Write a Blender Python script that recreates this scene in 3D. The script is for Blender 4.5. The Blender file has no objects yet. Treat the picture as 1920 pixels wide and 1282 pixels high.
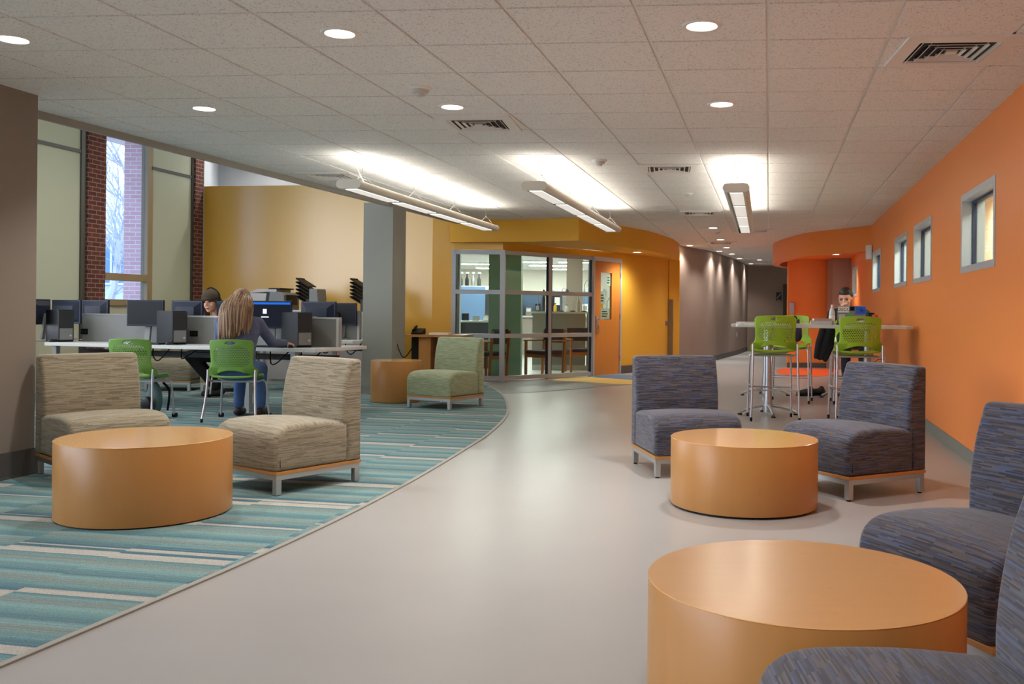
import bpy, bmesh, math, random
from mathutils import Vector, Matrix, Euler
random.seed(7)
S = bpy.context.scene
COL = S.collection
PI = math.pi
R = math.radians

# ------------------------------------------------------------------ camera, world, exposure
FPX, CX, CY, ROLL, HC = 1750.0, 1100.0, 583.5, 0.010, 1.2
cam_d = bpy.data.cameras.new('camera')
cam = bpy.data.objects.new('camera', cam_d)
COL.objects.link(cam)
cam.location = (0, 0, HC)
cam.rotation_euler = (Matrix.Rotation(PI / 2, 3, 'X') @ Matrix.Rotation(math.atan(ROLL), 3, 'Z')).to_euler()
cam_d.sensor_width = 36.0
cam_d.lens = 36.0 * FPX / 1920.0
cam_d.shift_x = (960 - CX) / 1920.0
cam_d.shift_y = -(641 - CY) / 1920.0
cam_d.clip_start = 0.05
cam_d.clip_end = 300
S.camera = cam

world = bpy.data.worlds.new('daylight')
S.world = world
world.use_nodes = True
bg = world.node_tree.nodes['Background']
bg.inputs[0].default_value = (0.80, 0.88, 1.0, 1)
bg.inputs[1].default_value = 6.0
vs = S.view_settings
vs.view_transform = 'Standard'
vs.look = 'None'
vs.gamma = 1.0
vs.use_curve_mapping = False
vs.exposure = 0.35

DOWN_W = 50.0          # watts of one recessed downlight
PEND_UP, PEND_DN = 14.0, 1.6


def ray(u, v):
    s = 1 / math.sqrt(1 + ROLL * ROLL)
    xr = (u - CX) / FPX
    yu = -(v - CY) / FPX
    return ((xr - ROLL * yu) * s, 1.0, (ROLL * xr + yu) * s)


def at(u, v, Y):
    d = ray(u, v)
    return Vector((d[0] * Y, Y, HC + d[2] * Y))


def atz(u, v, z):
    d = ray(u, v)
    t = (z - HC) / d[2]
    return Vector((d[0] * t, t, z))


# ------------------------------------------------------------------ materials
def lin(c):
    return tuple(((x / 255) / 12.92 if x / 255 <= 0.04045 else ((x / 255 + 0.055) / 1.055) ** 2.4) for x in c) + (1,)


class NT:
    def __init__(s, name):
        s.m = bpy.data.materials.new(name)
        s.m.use_nodes = True
        s.t = s.m.node_tree
        s.p = s.t.nodes['Principled BSDF']
        s.out = s.t.nodes['Material Output']

    def n(s, kind, **kw):
        nd = s.t.nodes.new(kind)
        for k, v in kw.items():
            if k.startswith('i_'):
                key = k[2:]
                nd.inputs[int(key) if key.isdigit() else key.replace('_', ' ')].default_value = v
            else:
                setattr(nd, k, v)
        return nd

    def l(s, a, b):
        s.t.links.new(a, b)

    def math(s, op, a, b=None, c=None):
        nd = s.n('ShaderNodeMath', operation=op)
        for i, x in enumerate((a, b, c)):
            if x is None:
                continue
            if isinstance(x, (int, float)):
                nd.inputs[i].default_value = x
            else:
                s.l(x, nd.inputs[i])
        return nd.outputs[0]

    def mix(s, f, a, b, mode='MIX'):
        nd = s.n('ShaderNodeMix', data_type='RGBA', blend_type=mode)
        for i, x in ((0, f), (6, a), (7, b)):
            if isinstance(x, (int, float)):
                nd.inputs[i].default_value = x
            elif isinstance(x, tuple):
                nd.inputs[i].default_value = x
            else:
                s.l(x, nd.inputs[i])
        return nd.outputs[2]

    def ramp(s, f, stops, interp='LINEAR'):
        nd = s.n('ShaderNodeValToRGB')
        cr = nd.color_ramp
        cr.interpolation = interp
        while len(cr.elements) < len(stops):
            cr.elements.new(0.5)
        for e, (p, c) in zip(cr.elements, stops):
            e.position = p
            e.color = c
        s.l(f, nd.inputs[0])
        return nd.outputs[0]


def pm(name, c, rough=0.6, metal=0.0, spec=0.5, noise=0.0, nscale=6.0, bump=0.0, bscale=200.0):
    t = NT(name)
    t.p.inputs['Base Color'].default_value = lin(c)
    t.p.inputs['Roughness'].default_value = rough
    t.p.inputs['Metallic'].default_value = metal
    t.p.inputs['Specular IOR Level'].default_value = spec
    if noise or bump:
        tc = t.n('ShaderNodeTexCoord')
    if noise:
        nz = t.n('ShaderNodeTexNoise', i_Scale=nscale, i_Detail=3.0)
        t.l(tc.outputs['Object'], nz.inputs['Vector'])
        a = tuple(x * (1 - noise) for x in lin(c)[:3]) + (1,)
        b = tuple(min(1, x * (1 + noise)) for x in lin(c)[:3]) + (1,)
        t.l(t.mix(nz.outputs[0], a, b), t.p.inputs['Base Color'])
    if bump:
        nb = t.n('ShaderNodeTexNoise', i_Scale=bscale, i_Detail=2.0)
        t.l(tc.outputs['Object'], nb.inputs['Vector'])
        bp = t.n('ShaderNodeBump', i_Strength=bump, i_Distance=0.002)
        t.l(nb.outputs[0], bp.inputs['Height'])
        t.l(bp.outputs[0], t.p.inputs['Normal'])
    return t.m


def em(name, c, strength):
    t = NT(name)
    e = t.n('ShaderNodeEmission')
    e.inputs[0].default_value = lin(c)
    e.inputs[1].default_value = strength
    t.l(e.outputs[0], t.out.inputs[0])
    return t.m


def glassmat(name, tint=(235, 245, 240), refl=0.10):
    t = NT(name)
    tr = t.n('ShaderNodeBsdfTransparent')
    tr.inputs[0].default_value = lin(tint)
    gl = t.n('ShaderNodeBsdfGlossy')
    gl.inputs['Roughness'].default_value = 0.02
    lw = t.n('ShaderNodeLayerWeight')
    lw.inputs[0].default_value = 0.5
    mx = t.n('ShaderNodeMixShader')
    t.l(t.math('MULTIPLY_ADD', t.math('POWER', lw.outputs['Facing'], 4.0), 0.5, refl * 0.25), mx.inputs[0])
    t.l(tr.outputs[0], mx.inputs[1])
    t.l(gl.outputs[0], mx.inputs[2])
    t.l(mx.outputs[0], t.out.inputs[0])
    return t.m


def fabric(name, cols, rh=0.0052, length=0.11, base=None):
    """woven upholstery: rows of short dashes in several yarn colours, from the UV map (metres)"""
    t = NT(name)
    uv = t.n('ShaderNodeUVMap', uv_map='UVMap')
    sp = t.n('ShaderNodeSeparateXYZ')
    t.l(uv.outputs[0], sp.inputs[0])
    row = t.math('FLOOR', t.math('DIVIDE', sp.outputs[1], rh))
    w1 = t.n('ShaderNodeTexWhiteNoise', noise_dimensions='1D')
    t.l(row, w1.inputs['W'])
    ln = t.math('ADD', t.math('DIVIDE', sp.outputs[0], length), t.math('MULTIPLY', w1.outputs[0], 37.0))
    dash = t.math('FLOOR', ln)
    cb = t.n('ShaderNodeCombineXYZ')
    t.l(dash, cb.inputs[0])
    t.l(row, cb.inputs[1])
    w2 = t.n('ShaderNodeTexWhiteNoise', noise_dimensions='2D')
    t.l(cb.outputs[0], w2.inputs['Vector'])
    k = len(cols)
    c = t.ramp(w2.outputs[0], [(i / k, lin(x)) for i, x in enumerate(cols)], 'CONSTANT')
    nz = t.n('ShaderNodeTexNoise', i_Scale=900.0, i_Detail=1.0)
    t.l(uv.outputs[0], nz.inputs['Vector'])
    c = t.mix(0.35, c, t.ramp(nz.outputs[0], [(0.3, (0.02, 0.02, 0.02, 1)), (0.7, (1, 1, 1, 1))]), 'OVERLAY')
    t.l(c, t.p.inputs['Base Color'])
    t.p.inputs['Roughness'].default_value = 0.85
    t.p.inputs['Specular IOR Level'].default_value = 0.25
    t.p.inputs['Sheen Weight'].default_value = 0.25
    bp = t.n('ShaderNodeBump', i_Strength=0.15, i_Distance=0.001)
    t.l(w2.outputs[0], bp.inputs['Height'])
    t.l(bp.outputs[0], t.p.inputs['Normal'])
    return t.m


def wood(name, c, rough=0.35, vert=True, var=0.10):
    t = NT(name)
    tc = t.n('ShaderNodeTexCoord')
    mp = t.n('ShaderNodeMapping')
    mp.inputs['Scale'].default_value = (9, 9, 0.6) if vert else (1.2, 14, 9)
    t.l(tc.outputs['Object'], mp.inputs[0])
    n1 = t.n('ShaderNodeTexNoise', i_Scale=1.0, i_Detail=5.0, i_Roughness=0.6)
    t.l(mp.outputs[0], n1.inputs['Vector'])
    a = tuple(x * (1 - var) for x in lin(c)[:3]) + (1,)
    b = tuple(min(1, x * (1 + var)) for x in lin(c)[:3]) + (1,)
    c1 = t.mix(n1.outputs[0], a, b)
    vo = t.n('ShaderNodeTexNoise', i_Scale=26.0, i_Detail=0.0)
    t.l(tc.outputs['Object'], vo.inputs['Vector'])
    fl = t.ramp(vo.outputs[0], [(0.80, (0, 0, 0, 1)), (0.84, (1, 1, 1, 1))])
    c1 = t.mix(t.math('MULTIPLY', fl, 0.10), c1, tuple(x * 0.5 for x in lin(c)[:3]) + (1,))
    t.l(c1, t.p.inputs['Base Color'])
    t.p.inputs['Roughness'].default_value = rough
    return t.m


def brickmat(name, c1, c2, mortar, w=0.20, h=0.067):
    t = NT(name)
    tc = t.n('ShaderNodeTexCoord')
    sp = t.n('ShaderNodeSeparateXYZ')
    t.l(tc.outputs['Object'], sp.inputs[0])
    cb = t.n('ShaderNodeCombineXYZ')
    t.l(t.math('ADD', sp.outputs[0], sp.outputs[1]), cb.inputs[0])
    t.l(sp.outputs[2], cb.inputs[1])
    br = t.n('ShaderNodeTexBrick', i_Scale=1.0)
    br.inputs['Color1'].default_value = lin(c1)
    br.inputs['Color2'].default_value = lin(c2)
    br.inputs['Mortar'].default_value = lin(mortar)
    br.inputs['Mortar Size'].default_value = 0.006
    br.inputs['Brick Width'].default_value = w
    br.inputs['Row Height'].default_value = h
    t.l(cb.outputs[0], br.inputs['Vector'])
    t.l(br.outputs[0], t.p.inputs['Base Color'])
    t.p.inputs['Roughness'].default_value = 0.9
    return t.m


def tilemat(name, c):
    t = NT(name)
    tc = t.n('ShaderNodeTexCoord')
    nz = t.n('ShaderNodeTexNoise', i_Scale=95.0, i_Detail=2.0, i_Roughness=0.6)
    t.l(tc.outputs['Object'], nz.inputs['Vector'])
    f = t.ramp(nz.outputs[0], [(0.34, (1, 1, 1, 1)), (0.43, (0, 0, 0, 1))])
    dark = tuple(x * 0.62 for x in lin(c)[:3]) + (1,)
    t.l(t.mix(f, lin(c), dark), t.p.inputs['Base Color'])
    t.p.inputs['Roughness'].default_value = 0.9
    t.p.inputs['Specular IOR Level'].default_value = 0.2
    return t.m


def carpetmat(name, ang):
    t = NT(name)
    tc = t.n('ShaderNodeTexCoord')
    mp = t.n('ShaderNodeMapping')
    mp.inputs['Rotation'].default_value = (0, 0, ang)
    t.l(tc.outputs['Object'], mp.inputs[0])
    sp = t.n('ShaderNodeSeparateXYZ')
    t.l(mp.outputs[0], sp.inputs[0])
    TS = 0.62
    colu = t.math('FLOOR', t.math('DIVIDE', sp.outputs[0], TS))
    w1 = t.n('ShaderNodeTexWhiteNoise', noise_dimensions='1D')
    t.l(colu, w1.inputs['W'])
    tt = t.math('ADD', sp.outputs[1], t.math('MULTIPLY', w1.outputs[0], 0.55))
    cell = t.math('FLOOR', t.math('DIVIDE', tt, TS))
    loc = t.math('SUBTRACT', t.math('DIVIDE', tt, TS), cell)
    cbn = t.n('ShaderNodeCombineXYZ')
    t.l(colu, cbn.inputs[0])
    t.l(cell, cbn.inputs[1])
    w2 = t.n('ShaderNodeTexWhiteNoise', noise_dimensions='2D')
    t.l(cbn.outputs[0], w2.inputs['Vector'])
    ph = t.math('FRACT', t.math('ADD', loc, t.math('MULTIPLY', w2.outputs[0], 0.25)))
    A = lin((104, 136, 137)); B = lin((80, 110, 121)); C = lin((180, 172, 162)); D = lin((122, 154, 154)); E_ = lin((126, 134, 128)); G = lin((60, 94, 110))
    base = t.ramp(ph, [(0.0, C), (0.13, C), (0.145, G), (0.22, B), (0.30, A), (0.42, E_), (0.50, D), (0.56, B), (0.68, A), (0.76, D), (0.86, E_), (0.95, A), (1.0, B)], 'LINEAR')
    # fine pinstripes along the stripe direction
    fr = t.math('FLOOR', t.math('DIVIDE', tt, 0.007))
    w3 = t.n('ShaderNodeTexWhiteNoise', noise_dimensions='1D')
    t.l(t.math('ADD', fr, t.math('MULTIPLY', colu, 13.7)), w3.inputs['W'])
    base = t.mix(0.22, base, t.ramp(w3.outputs[0], [(0.0, G), (0.3, A), (0.62, E_), (0.85, D), (0.97, lin((150, 185, 182)))], 'CONSTANT'))
    nz = t.n('ShaderNodeTexNoise', i_Scale=260.0, i_Detail=2.0)
    t.l(tc.outputs['Object'], nz.inputs['Vector'])
    base = t.mix(0.35, base, t.ramp(nz.outputs[0], [(0.3, (0.1, 0.1, 0.1, 1)), (0.7, (0.9, 0.9, 0.9, 1))]), 'OVERLAY')
    t.l(base, t.p.inputs['Base Color'])
    t.p.inputs['Roughness'].default_value = 0.95
    t.p.inputs['Specular IOR Level'].default_value = 0.15
    return t.m


def perfmat(name, c, rough=0.38):
    """green moulded plastic with rows of small slots punched through it (UV in metres, V from the shell's foot)"""
    t = NT(name)
    t.p.inputs['Base Color'].default_value = lin(c)
    t.p.inputs['Roughness'].default_value = rough
    uv = t.n('ShaderNodeUVMap', uv_map='UVMap')
    sp = t.n('ShaderNodeSeparateXYZ')
    t.l(uv.outputs[0], sp.inputs[0])
    px, py = 0.025, 0.0185
    ry = t.math('DIVIDE', sp.outputs[1], py)
    row = t.math('FLOOR', ry)
    sx = t.math('ADD', t.math('DIVIDE', sp.outputs[0], px), t.math('MULTIPLY', t.math('MODULO', row, 2.0), 0.5))
    fx = t.math('ABSOLUTE', t.math('SUBTRACT', t.math('FRACT', sx), 0.5))
    fy = t.math('ABSOLUTE', t.math('SUBTRACT', t.math('FRACT', ry), 0.5))
    inside = t.math('MULTIPLY', t.math('LESS_THAN', fx, 0.30), t.math('LESS_THAN', fy, 0.26))
    zone = t.math('MULTIPLY', t.math('GREATER_THAN', sp.outputs[1], 0.135), t.math('LESS_THAN', sp.outputs[1], 0.345))
    ex = t.math('POWER', t.math('ABSOLUTE', t.math('DIVIDE', sp.outputs[0], 0.19)), 3.0)
    ey = t.math('POWER', t.math('ABSOLUTE', t.math('DIVIDE', t.math('SUBTRACT', sp.outputs[1], 0.24), 0.118)), 3.0)
    zone = t.math('MULTIPLY', zone, t.math('LESS_THAN', t.math('ADD', ex, ey), 1.0))
    tr = t.n('ShaderNodeBsdfTransparent')
    mx = t.n('ShaderNodeMixShader')
    t.l(t.math('MULTIPLY', inside, zone), mx.inputs[0])
    t.l(t.p.outputs[0], mx.inputs[1])
    t.l(tr.outputs[0], mx.inputs[2])
    t.l(mx.outputs[0], t.out.inputs[0])
    return t.m


def hairmat(name, a, b):
    t = NT(name)
    tc = t.n('ShaderNodeTexCoord')
    mp = t.n('ShaderNodeMapping')
    mp.inputs['Scale'].default_value = (70, 70, 4)
    t.l(tc.outputs['Object'], mp.inputs[0])
    nz = t.n('ShaderNodeTexNoise', i_Scale=1.0, i_Detail=3.0)
    t.l(mp.outputs[0], nz.inputs['Vector'])
    t.l(t.ramp(nz.outputs[0], [(0.3, lin(a)), (0.7, lin(b))]), t.p.inputs['Base Color'])
    t.p.inputs['Roughness'].default_value = 0.45
    return t.m


M = {}
M['vinyl'] = pm('warm_grey_vinyl', (162, 160, 158), 0.34, noise=0.05, nscale=2.2)
M['vinyl_dark'] = pm('dark_grey_vinyl', (112, 104, 99), 0.4, noise=0.04)
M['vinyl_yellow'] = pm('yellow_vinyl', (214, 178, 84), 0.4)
M['vinyl_blue'] = pm('blue_vinyl', (62, 124, 168), 0.4)
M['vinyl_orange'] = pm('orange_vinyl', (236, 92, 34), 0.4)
M['edge_trim'] = pm('edge_trim_grey', (150, 148, 140), 0.5)
M['carpet'] = carpetmat('striped_carpet', R(11.3))
M['tile'] = tilemat('ceiling_tile', (232, 231, 229))
M['tbar'] = pm('ceiling_bar', (236, 234, 230), 0.5)
M['white'] = pm('white_paint', (226, 224, 220), 0.5)
M['orange'] = pm('orange_wall_paint', (238, 140, 68), 0.42, bump=0.05)
M['yellow'] = pm('yellow_wall_paint', (232, 182, 72), 0.30, spec=0.8)
yb_ = M['yellow'].node_tree.nodes['Principled BSDF']
yb_.inputs['Coat Weight'].default_value = 1.0
yb_.inputs['Coat Roughness'].default_value = 0.24
M['yellow_matte'] = pm('yellow_soffit_paint', (228, 172, 60), 0.6, spec=0.25)
M['brown'] = pm('taupe_wall_paint', (158, 138, 125), 0.6)
M['taupe'] = pm('taupe_column_paint', (130, 120, 110), 0.6)
M['greycol'] = pm('grey_column_paint', (138, 140, 132), 0.6)
M['paleblue'] = pm('pale_blue_grey_paint', (190, 196, 202), 0.7)
M['paleroom'] = pm('pale_green_paint', (214, 216, 190), 0.7)
M['offwhite'] = pm('off_white_paint', (214, 210, 200), 0.7)
M['base_grey'] = pm('grey_rubber_base', (122, 124, 116), 0.5)
M['base_dark'] = pm('dark_rubber_base', (84, 80, 76), 0.5)
M['cream'] = pm('cream_panel', (196, 194, 168), 0.6)
t_ = NT('translucent_shade_fabric')
t_.p.inputs['Base Color'].default_value = lin((176, 176, 156))
t_.p.inputs['Roughness'].default_value = 0.9
tl_ = t_.n('ShaderNodeBsdfTranslucent')
tl_.inputs[0].default_value = lin((96, 100, 90))
ad_ = t_.n('ShaderNodeAddShader')
t_.l(t_.p.outputs[0], ad_.inputs[0]); t_.l(tl_.outputs[0], ad_.inputs[1]); t_.l(ad_.outputs[0], t_.out.inputs[0])
M['shade'] = t_.m
M['bronze'] = pm('dark_bronze_metal', (86, 84, 76), 0.5, 0.3)
M['tanframe'] = pm('tan_window_frame', (158, 138, 104), 0.5)
M['brick'] = brickmat('brown_brick', (112, 58, 46), (88, 46, 38), (150, 128, 116))
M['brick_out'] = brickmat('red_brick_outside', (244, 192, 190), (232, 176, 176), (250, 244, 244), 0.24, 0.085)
M['silver'] = pm('brushed_aluminium', (188, 192, 194), 0.35, 0.75)
M['silverframe'] = pm('satin_aluminium_frame', (184, 192, 200), 0.4, 0.35)
M['steel'] = pm('satin_steel', (150, 150, 150), 0.35, 0.8)
M['chrome'] = pm('silver_tube', (196, 198, 204), 0.28, 0.7)
M['bluegasket'] = pm('dark_blue_gasket', (36, 46, 78), 0.4)
M['glass'] = glassmat('clear_glass')
M['glass_out'] = glassmat('dimming_window_glass', (196, 209, 226), 0.05)  # tint put in to dim the bright daylight view through the pane
M['maple'] = wood('maple_veneer', (186, 132, 72), 0.34)
M['mapletop'] = wood('maple_laminate_top', (232, 174, 104), 0.27, False, 0.05)
M['mapletop'].node_tree.nodes['Principled BSDF'].inputs['Coat Weight'].default_value = 1.0
M['mapletop'].node_tree.nodes['Principled BSDF'].inputs['Coat Roughness'].default_value = 0.16
M['doorwood'] = wood('cherry_door_veneer', (208, 130, 48), 0.55)
M['chairwood'] = wood('warm_chair_wood', (168, 104, 58), 0.4)
M['black'] = pm('black_plastic', (14, 14, 17), 0.5, spec=0.2)
M['blackgloss'] = pm('black_screen', (16, 18, 22), 0.35, spec=0.15)
M['darkgrey'] = pm('dark_grey_plastic', (48, 49, 52), 0.5, spec=0.3)
M['bluegrey_plastic'] = pm('blue_black_plastic', (26, 34, 54), 0.45, spec=0.3)
M['midgrey'] = pm('mid_grey_plastic', (126, 128, 128), 0.5)
M['panelgrey'] = pm('grey_fabric_panel', (132, 132, 130), 0.85, bump=0.2, bscale=700)
M['lightgrey'] = pm('light_grey_plastic', (192, 192, 190), 0.45)
M['copier'] = pm('pale_grey_plastic', (188, 184, 184), 0.45)
M['laminate'] = pm('white_laminate', (214, 214, 212), 0.35)
M['beige'] = fabric('oatmeal_upholstery', [(146, 136, 116), (126, 117, 97), (154, 144, 124), (116, 107, 89), (138, 129, 110), (148, 137, 114)], 0.0042, 0.095)
M['green_fab'] = fabric('sage_upholstery', [(152, 160, 126), (134, 146, 112), (164, 170, 138), (142, 152, 120), (156, 162, 130)], 0.0048, 0.075)
M['blue_fab'] = fabric('navy_grey_upholstery', [(64, 61, 66), (78, 75, 84), (50, 48, 58), (92, 88, 92), (64, 72, 98), (86, 78, 76), (54, 54, 68), (72, 67, 72), (76, 86, 112)], 0.0048, 0.085)
M['green'] = pm('lime_green_plastic', (152, 190, 46), 0.36)
M['green_perf'] = perfmat('lime_green_perforated', (152, 190, 46))
M['green2'] = pm('leaf_green_plastic', (114, 158, 66), 0.4)
M['green2_perf'] = perfmat('leaf_green_perforated', (114, 158, 66))
M['lamp'] = em('lamp_disc', (255, 240, 220), 14.0)
M['pend_up'] = em('pendant_uplight', (255, 246, 232), PEND_UP)
M['pend_dn'] = em('pendant_lens', (255, 250, 244), PEND_DN)
M['strip'] = em('strip_light', (255, 250, 244), 70.0)
M['fixture'] = pm('fixture_grey', (226, 222, 210), 0.5)
M['skin'] = pm('skin_light', (222, 168, 146), 0.5)
M['lip'] = pm('lip_rose', (186, 96, 90), 0.5)
M['eye'] = pm('eye_dark', (36, 26, 24), 0.3)
M['hair_fair'] = hairmat('fair_brown_hair', (88, 62, 46), (176, 136, 100))
M['hair_brown'] = hairmat('dark_brown_hair', (50, 38, 30), (96, 74, 56))
M['hair_black'] = hairmat('black_hair', (26, 20, 20), (58, 46, 42))
M['knit'] = pm('brown_knit', (74, 62, 48), 0.95, noise=0.3, nscale=60, bump=0.6, bscale=160)
M['sweater'] = pm('slate_blue_knit', (92, 98, 128), 0.9, noise=0.25, nscale=40, bump=0.4, bscale=200)
M['jeans'] = pm('blue_denim', (66, 96, 146), 0.9, noise=0.2, nscale=30)
M['blackcloth'] = pm('black_cloth', (24, 24, 28), 0.9)
M['greycloth'] = pm('charcoal_cloth', (46, 46, 52), 0.9)
M['shoe'] = pm('dark_leather', (44, 36, 34), 0.5)
M['navy_seat'] = pm('navy_seat_fabric', (44, 46, 66), 0.9)
M['teal'] = pm('teal_paint', (150, 200, 182), 0.5)
M['partgrey'] = pm('grey_partition', (140, 134, 128), 0.8)
M['paper'] = pm('white_paper', (236, 234, 228), 0.7)
M['canvas'] = pm('pale_canvas', (186, 178, 164), 0.9, noise=0.1)
M['purple'] = pm('purple_nylon', (62, 48, 110), 0.7)
M['tealnylon'] = pm('teal_grey_nylon', (78, 104, 106), 0.7)
M['screenblue'] = em('screen_blue_bar', (40, 110, 220), 0.9)
M['screendark'] = em('screen_dark', (38, 40, 52), 0.6)
M['screenwhite'] = em('screen_white', (225, 235, 245), 1.0)
M['signdark'] = pm('dark_sign', (46, 44, 48), 0.5)
M['red'] = pm('red_plastic', (196, 40, 44), 0.35)
M['bluesticker'] = pm('blue_sticker', (44, 84, 190), 0.4)
M['tealsticker'] = pm('teal_sticker', (60, 150, 170), 0.4)
M['greensticker'] = pm('green_sticker', (92, 160, 96), 0.4)
M['yellowcap'] = pm('yellow_plastic', (222, 190, 60), 0.5)
M['bottle'] = pm('clear_plastic', (205, 210, 216), 0.15)
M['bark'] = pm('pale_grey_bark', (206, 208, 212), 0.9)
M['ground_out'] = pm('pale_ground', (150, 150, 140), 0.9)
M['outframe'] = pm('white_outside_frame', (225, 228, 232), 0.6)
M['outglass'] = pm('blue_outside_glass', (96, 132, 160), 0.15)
M['blueold'] = pm('blue_board', (90, 120, 160), 0.6)
M['poster'] = pm('poster_white', (226, 222, 212), 0.7)


# ------------------------------------------------------------------ mesh helpers
def quad_box(bm, x0, y0, z0, x1, y1, z1, mi=0, mat=None):
    vs_ = [bm.verts.new(mat @ Vector(p) if mat else Vector(p)) for p in
           ((x0, y0, z0), (x1, y0, z0), (x1, y1, z0), (x0, y1, z0), (x0, y0, z1), (x1, y0, z1), (x1, y1, z1), (x0, y1, z1))]
    for f in ((0, 3, 2, 1), (4, 5, 6, 7), (0, 1, 5, 4), (1, 2, 6, 5), (2, 3, 7, 6), (3, 0, 4, 7)):
        bm.faces.new([vs_[i] for i in f]).material_index = mi
    return vs_


def box(bm, c, s, rz=0.0, mi=0, rx=0.0, ry=0.0):
    m = Matrix.Translation(Vector(c)) @ Euler((rx, ry, rz)).to_matrix().to_4x4()
    return quad_box(bm, -s[0] / 2, -s[1] / 2, -s[2] / 2, s[0] / 2, s[1] / 2, s[2] / 2, mi, m)


def prism(bm, poly, z0, z1, mi=0):
    n = len(poly)
    a = sum(poly[i][0] * poly[(i + 1) % n][1] - poly[(i + 1) % n][0] * poly[i][1] for i in range(n))
    if a < 0:
        poly = list(reversed(poly))
    b = [bm.verts.new((p[0], p[1], z0)) for p in poly]
    t = [bm.verts.new((p[0], p[1], z1)) for p in poly]
    bm.faces.new(list(reversed(b))).material_index = mi
    bm.faces.new(t).material_index = mi
    for i in range(n):
        j = (i + 1) % n
        bm.faces.new((b[i], b[j], t[j], t[i])).material_index = mi


def wallseg(bm, p0, p1, th, z0, z1, mi=0):
    """wall slab from p0 to p1, thickness th to the right of the run"""
    d = Vector((p1[0] - p0[0], p1[1] - p0[1])).normalized()
    n = Vector((d.y, -d.x)) * th
    prism(bm, [(p0[0], p0[1]), (p1[0], p1[1]), (p1[0] + n.x, p1[1] + n.y), (p0[0] + n.x, p0[1] + n.y)], z0, z1, mi)


def ribbon(bm, pts, th, z0, z1, mi=0):
    """curved wall through pts, thickness th to the right"""
    n = len(pts)
    off = []
    for i in range(n):
        a = Vector(pts[max(0, i - 1)][:2]); b = Vector(pts[min(n - 1, i + 1)][:2])
        d = (b - a).normalized()
        off.append((pts[i][0] + d.y * th, pts[i][1] - d.x * th))
    ring = []
    for p, q in zip(pts, off):
        ring.append([bm.verts.new((p[0], p[1], z0)), bm.verts.new((p[0], p[1], z1)), bm.verts.new((q[0], q[1], z1)), bm.verts.new((q[0], q[1], z0))])
    for i in range(n - 1):
        a, b = ring[i], ring[i + 1]
        for k in range(4):
            f = bm.faces.new((a[k], a[(k + 1) % 4], b[(k + 1) % 4], b[k]))
            f.material_index = mi
    bm.faces.new(ring[0])
    bm.faces.new(list(reversed(ring[-1])))


def spline(pts, k=8):
    out = []
    P = [Vector(p) for p in pts]
    for i in range(len(P) - 1):
        p0, p1, p2, p3 = P[max(0, i - 1)], P[i], P[i + 1], P[min(len(P) - 1, i + 2)]
        for j in range(k):
            t = j / k
            out.append(0.5 * ((2 * p1) + (p2 - p0) * t + (2 * p0 - 5 * p1 + 4 * p2 - p3) * t * t + (3 * p1 - p0 - 3 * p2 + p3) * t ** 3))
    out.append(P[-1])
    return out


def tube(bm, pts, r, n=8, mi=0):
    P = [Vector(p) for p in pts]
    rr = r if isinstance(r, (list, tuple)) else [r] * len(P)
    rings = []
    ref = None
    for i, p in enumerate(P):
        d = (P[min(i + 1, len(P) - 1)] - P[max(i - 1, 0)]).normalized()
        if ref is None:
            ref = Vector((1, 0, 0)) if abs(d.x) < 0.9 else Vector((0, 1, 0))
        a = d.cross(ref).normalized()
        ref = a.cross(d).normalized()
        rings.append([bm.verts.new(p + (a * math.cos(2 * PI * k / n) + ref * math.sin(2 * PI * k / n)) * rr[i]) for k in range(n)])
    for A, B in zip(rings, rings[1:]):
        for k in range(n):
            bm.faces.new((A[k], A[(k + 1) % n], B[(k + 1) % n], B[k])).material_index = mi
    bm.faces.new(list(reversed(rings[0]))).material_index = mi
    bm.faces.new(rings[-1]).material_index = mi


def lathe(bm, prof, n=48, mi=0, sx=1.0, c=(0, 0, 0)):
    rings = []
    for r, z in prof:
        if r < 1e-6:
            rings.append([bm.verts.new((c[0], c[1], c[2] + z))])
        else:
            rings.append([bm.verts.new((c[0] + sx * r * math.cos(2 * PI * k / n), c[1] + r * math.sin(2 * PI * k / n), c[2] + z)) for k in range(n)])
    for A, B in zip(rings, rings[1:]):
        for k in range(n):
            j = (k + 1) % n
            if len(A) == 1 and len(B) == 1:
                continue
            if len(A) == 1:
                f = bm.faces.new((A[0], B[k], B[j]))
            elif len(B) == 1:
                f = bm.faces.new((A[k], B[0], A[j]))
            else:
                f = bm.faces.new((A[k], B[k], B[j], A[j]))
            f.material_index = mi


def ball(bm, c, r, s=(1, 1, 1), seg=16, mat=None, mi=0):
    m = Matrix.Translation(Vector(c)) @ (mat if mat else Matrix.Identity(4)) @ Matrix.Diagonal((r * s[0], r * s[1], r * s[2], 1))
    out = bmesh.ops.create_uvsphere(bm, u_segments=seg, v_segments=max(6, seg // 2), radius=1, matrix=m)
    for v in out['verts']:
        for f in v.link_faces:
            f.material_index = mi


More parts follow.
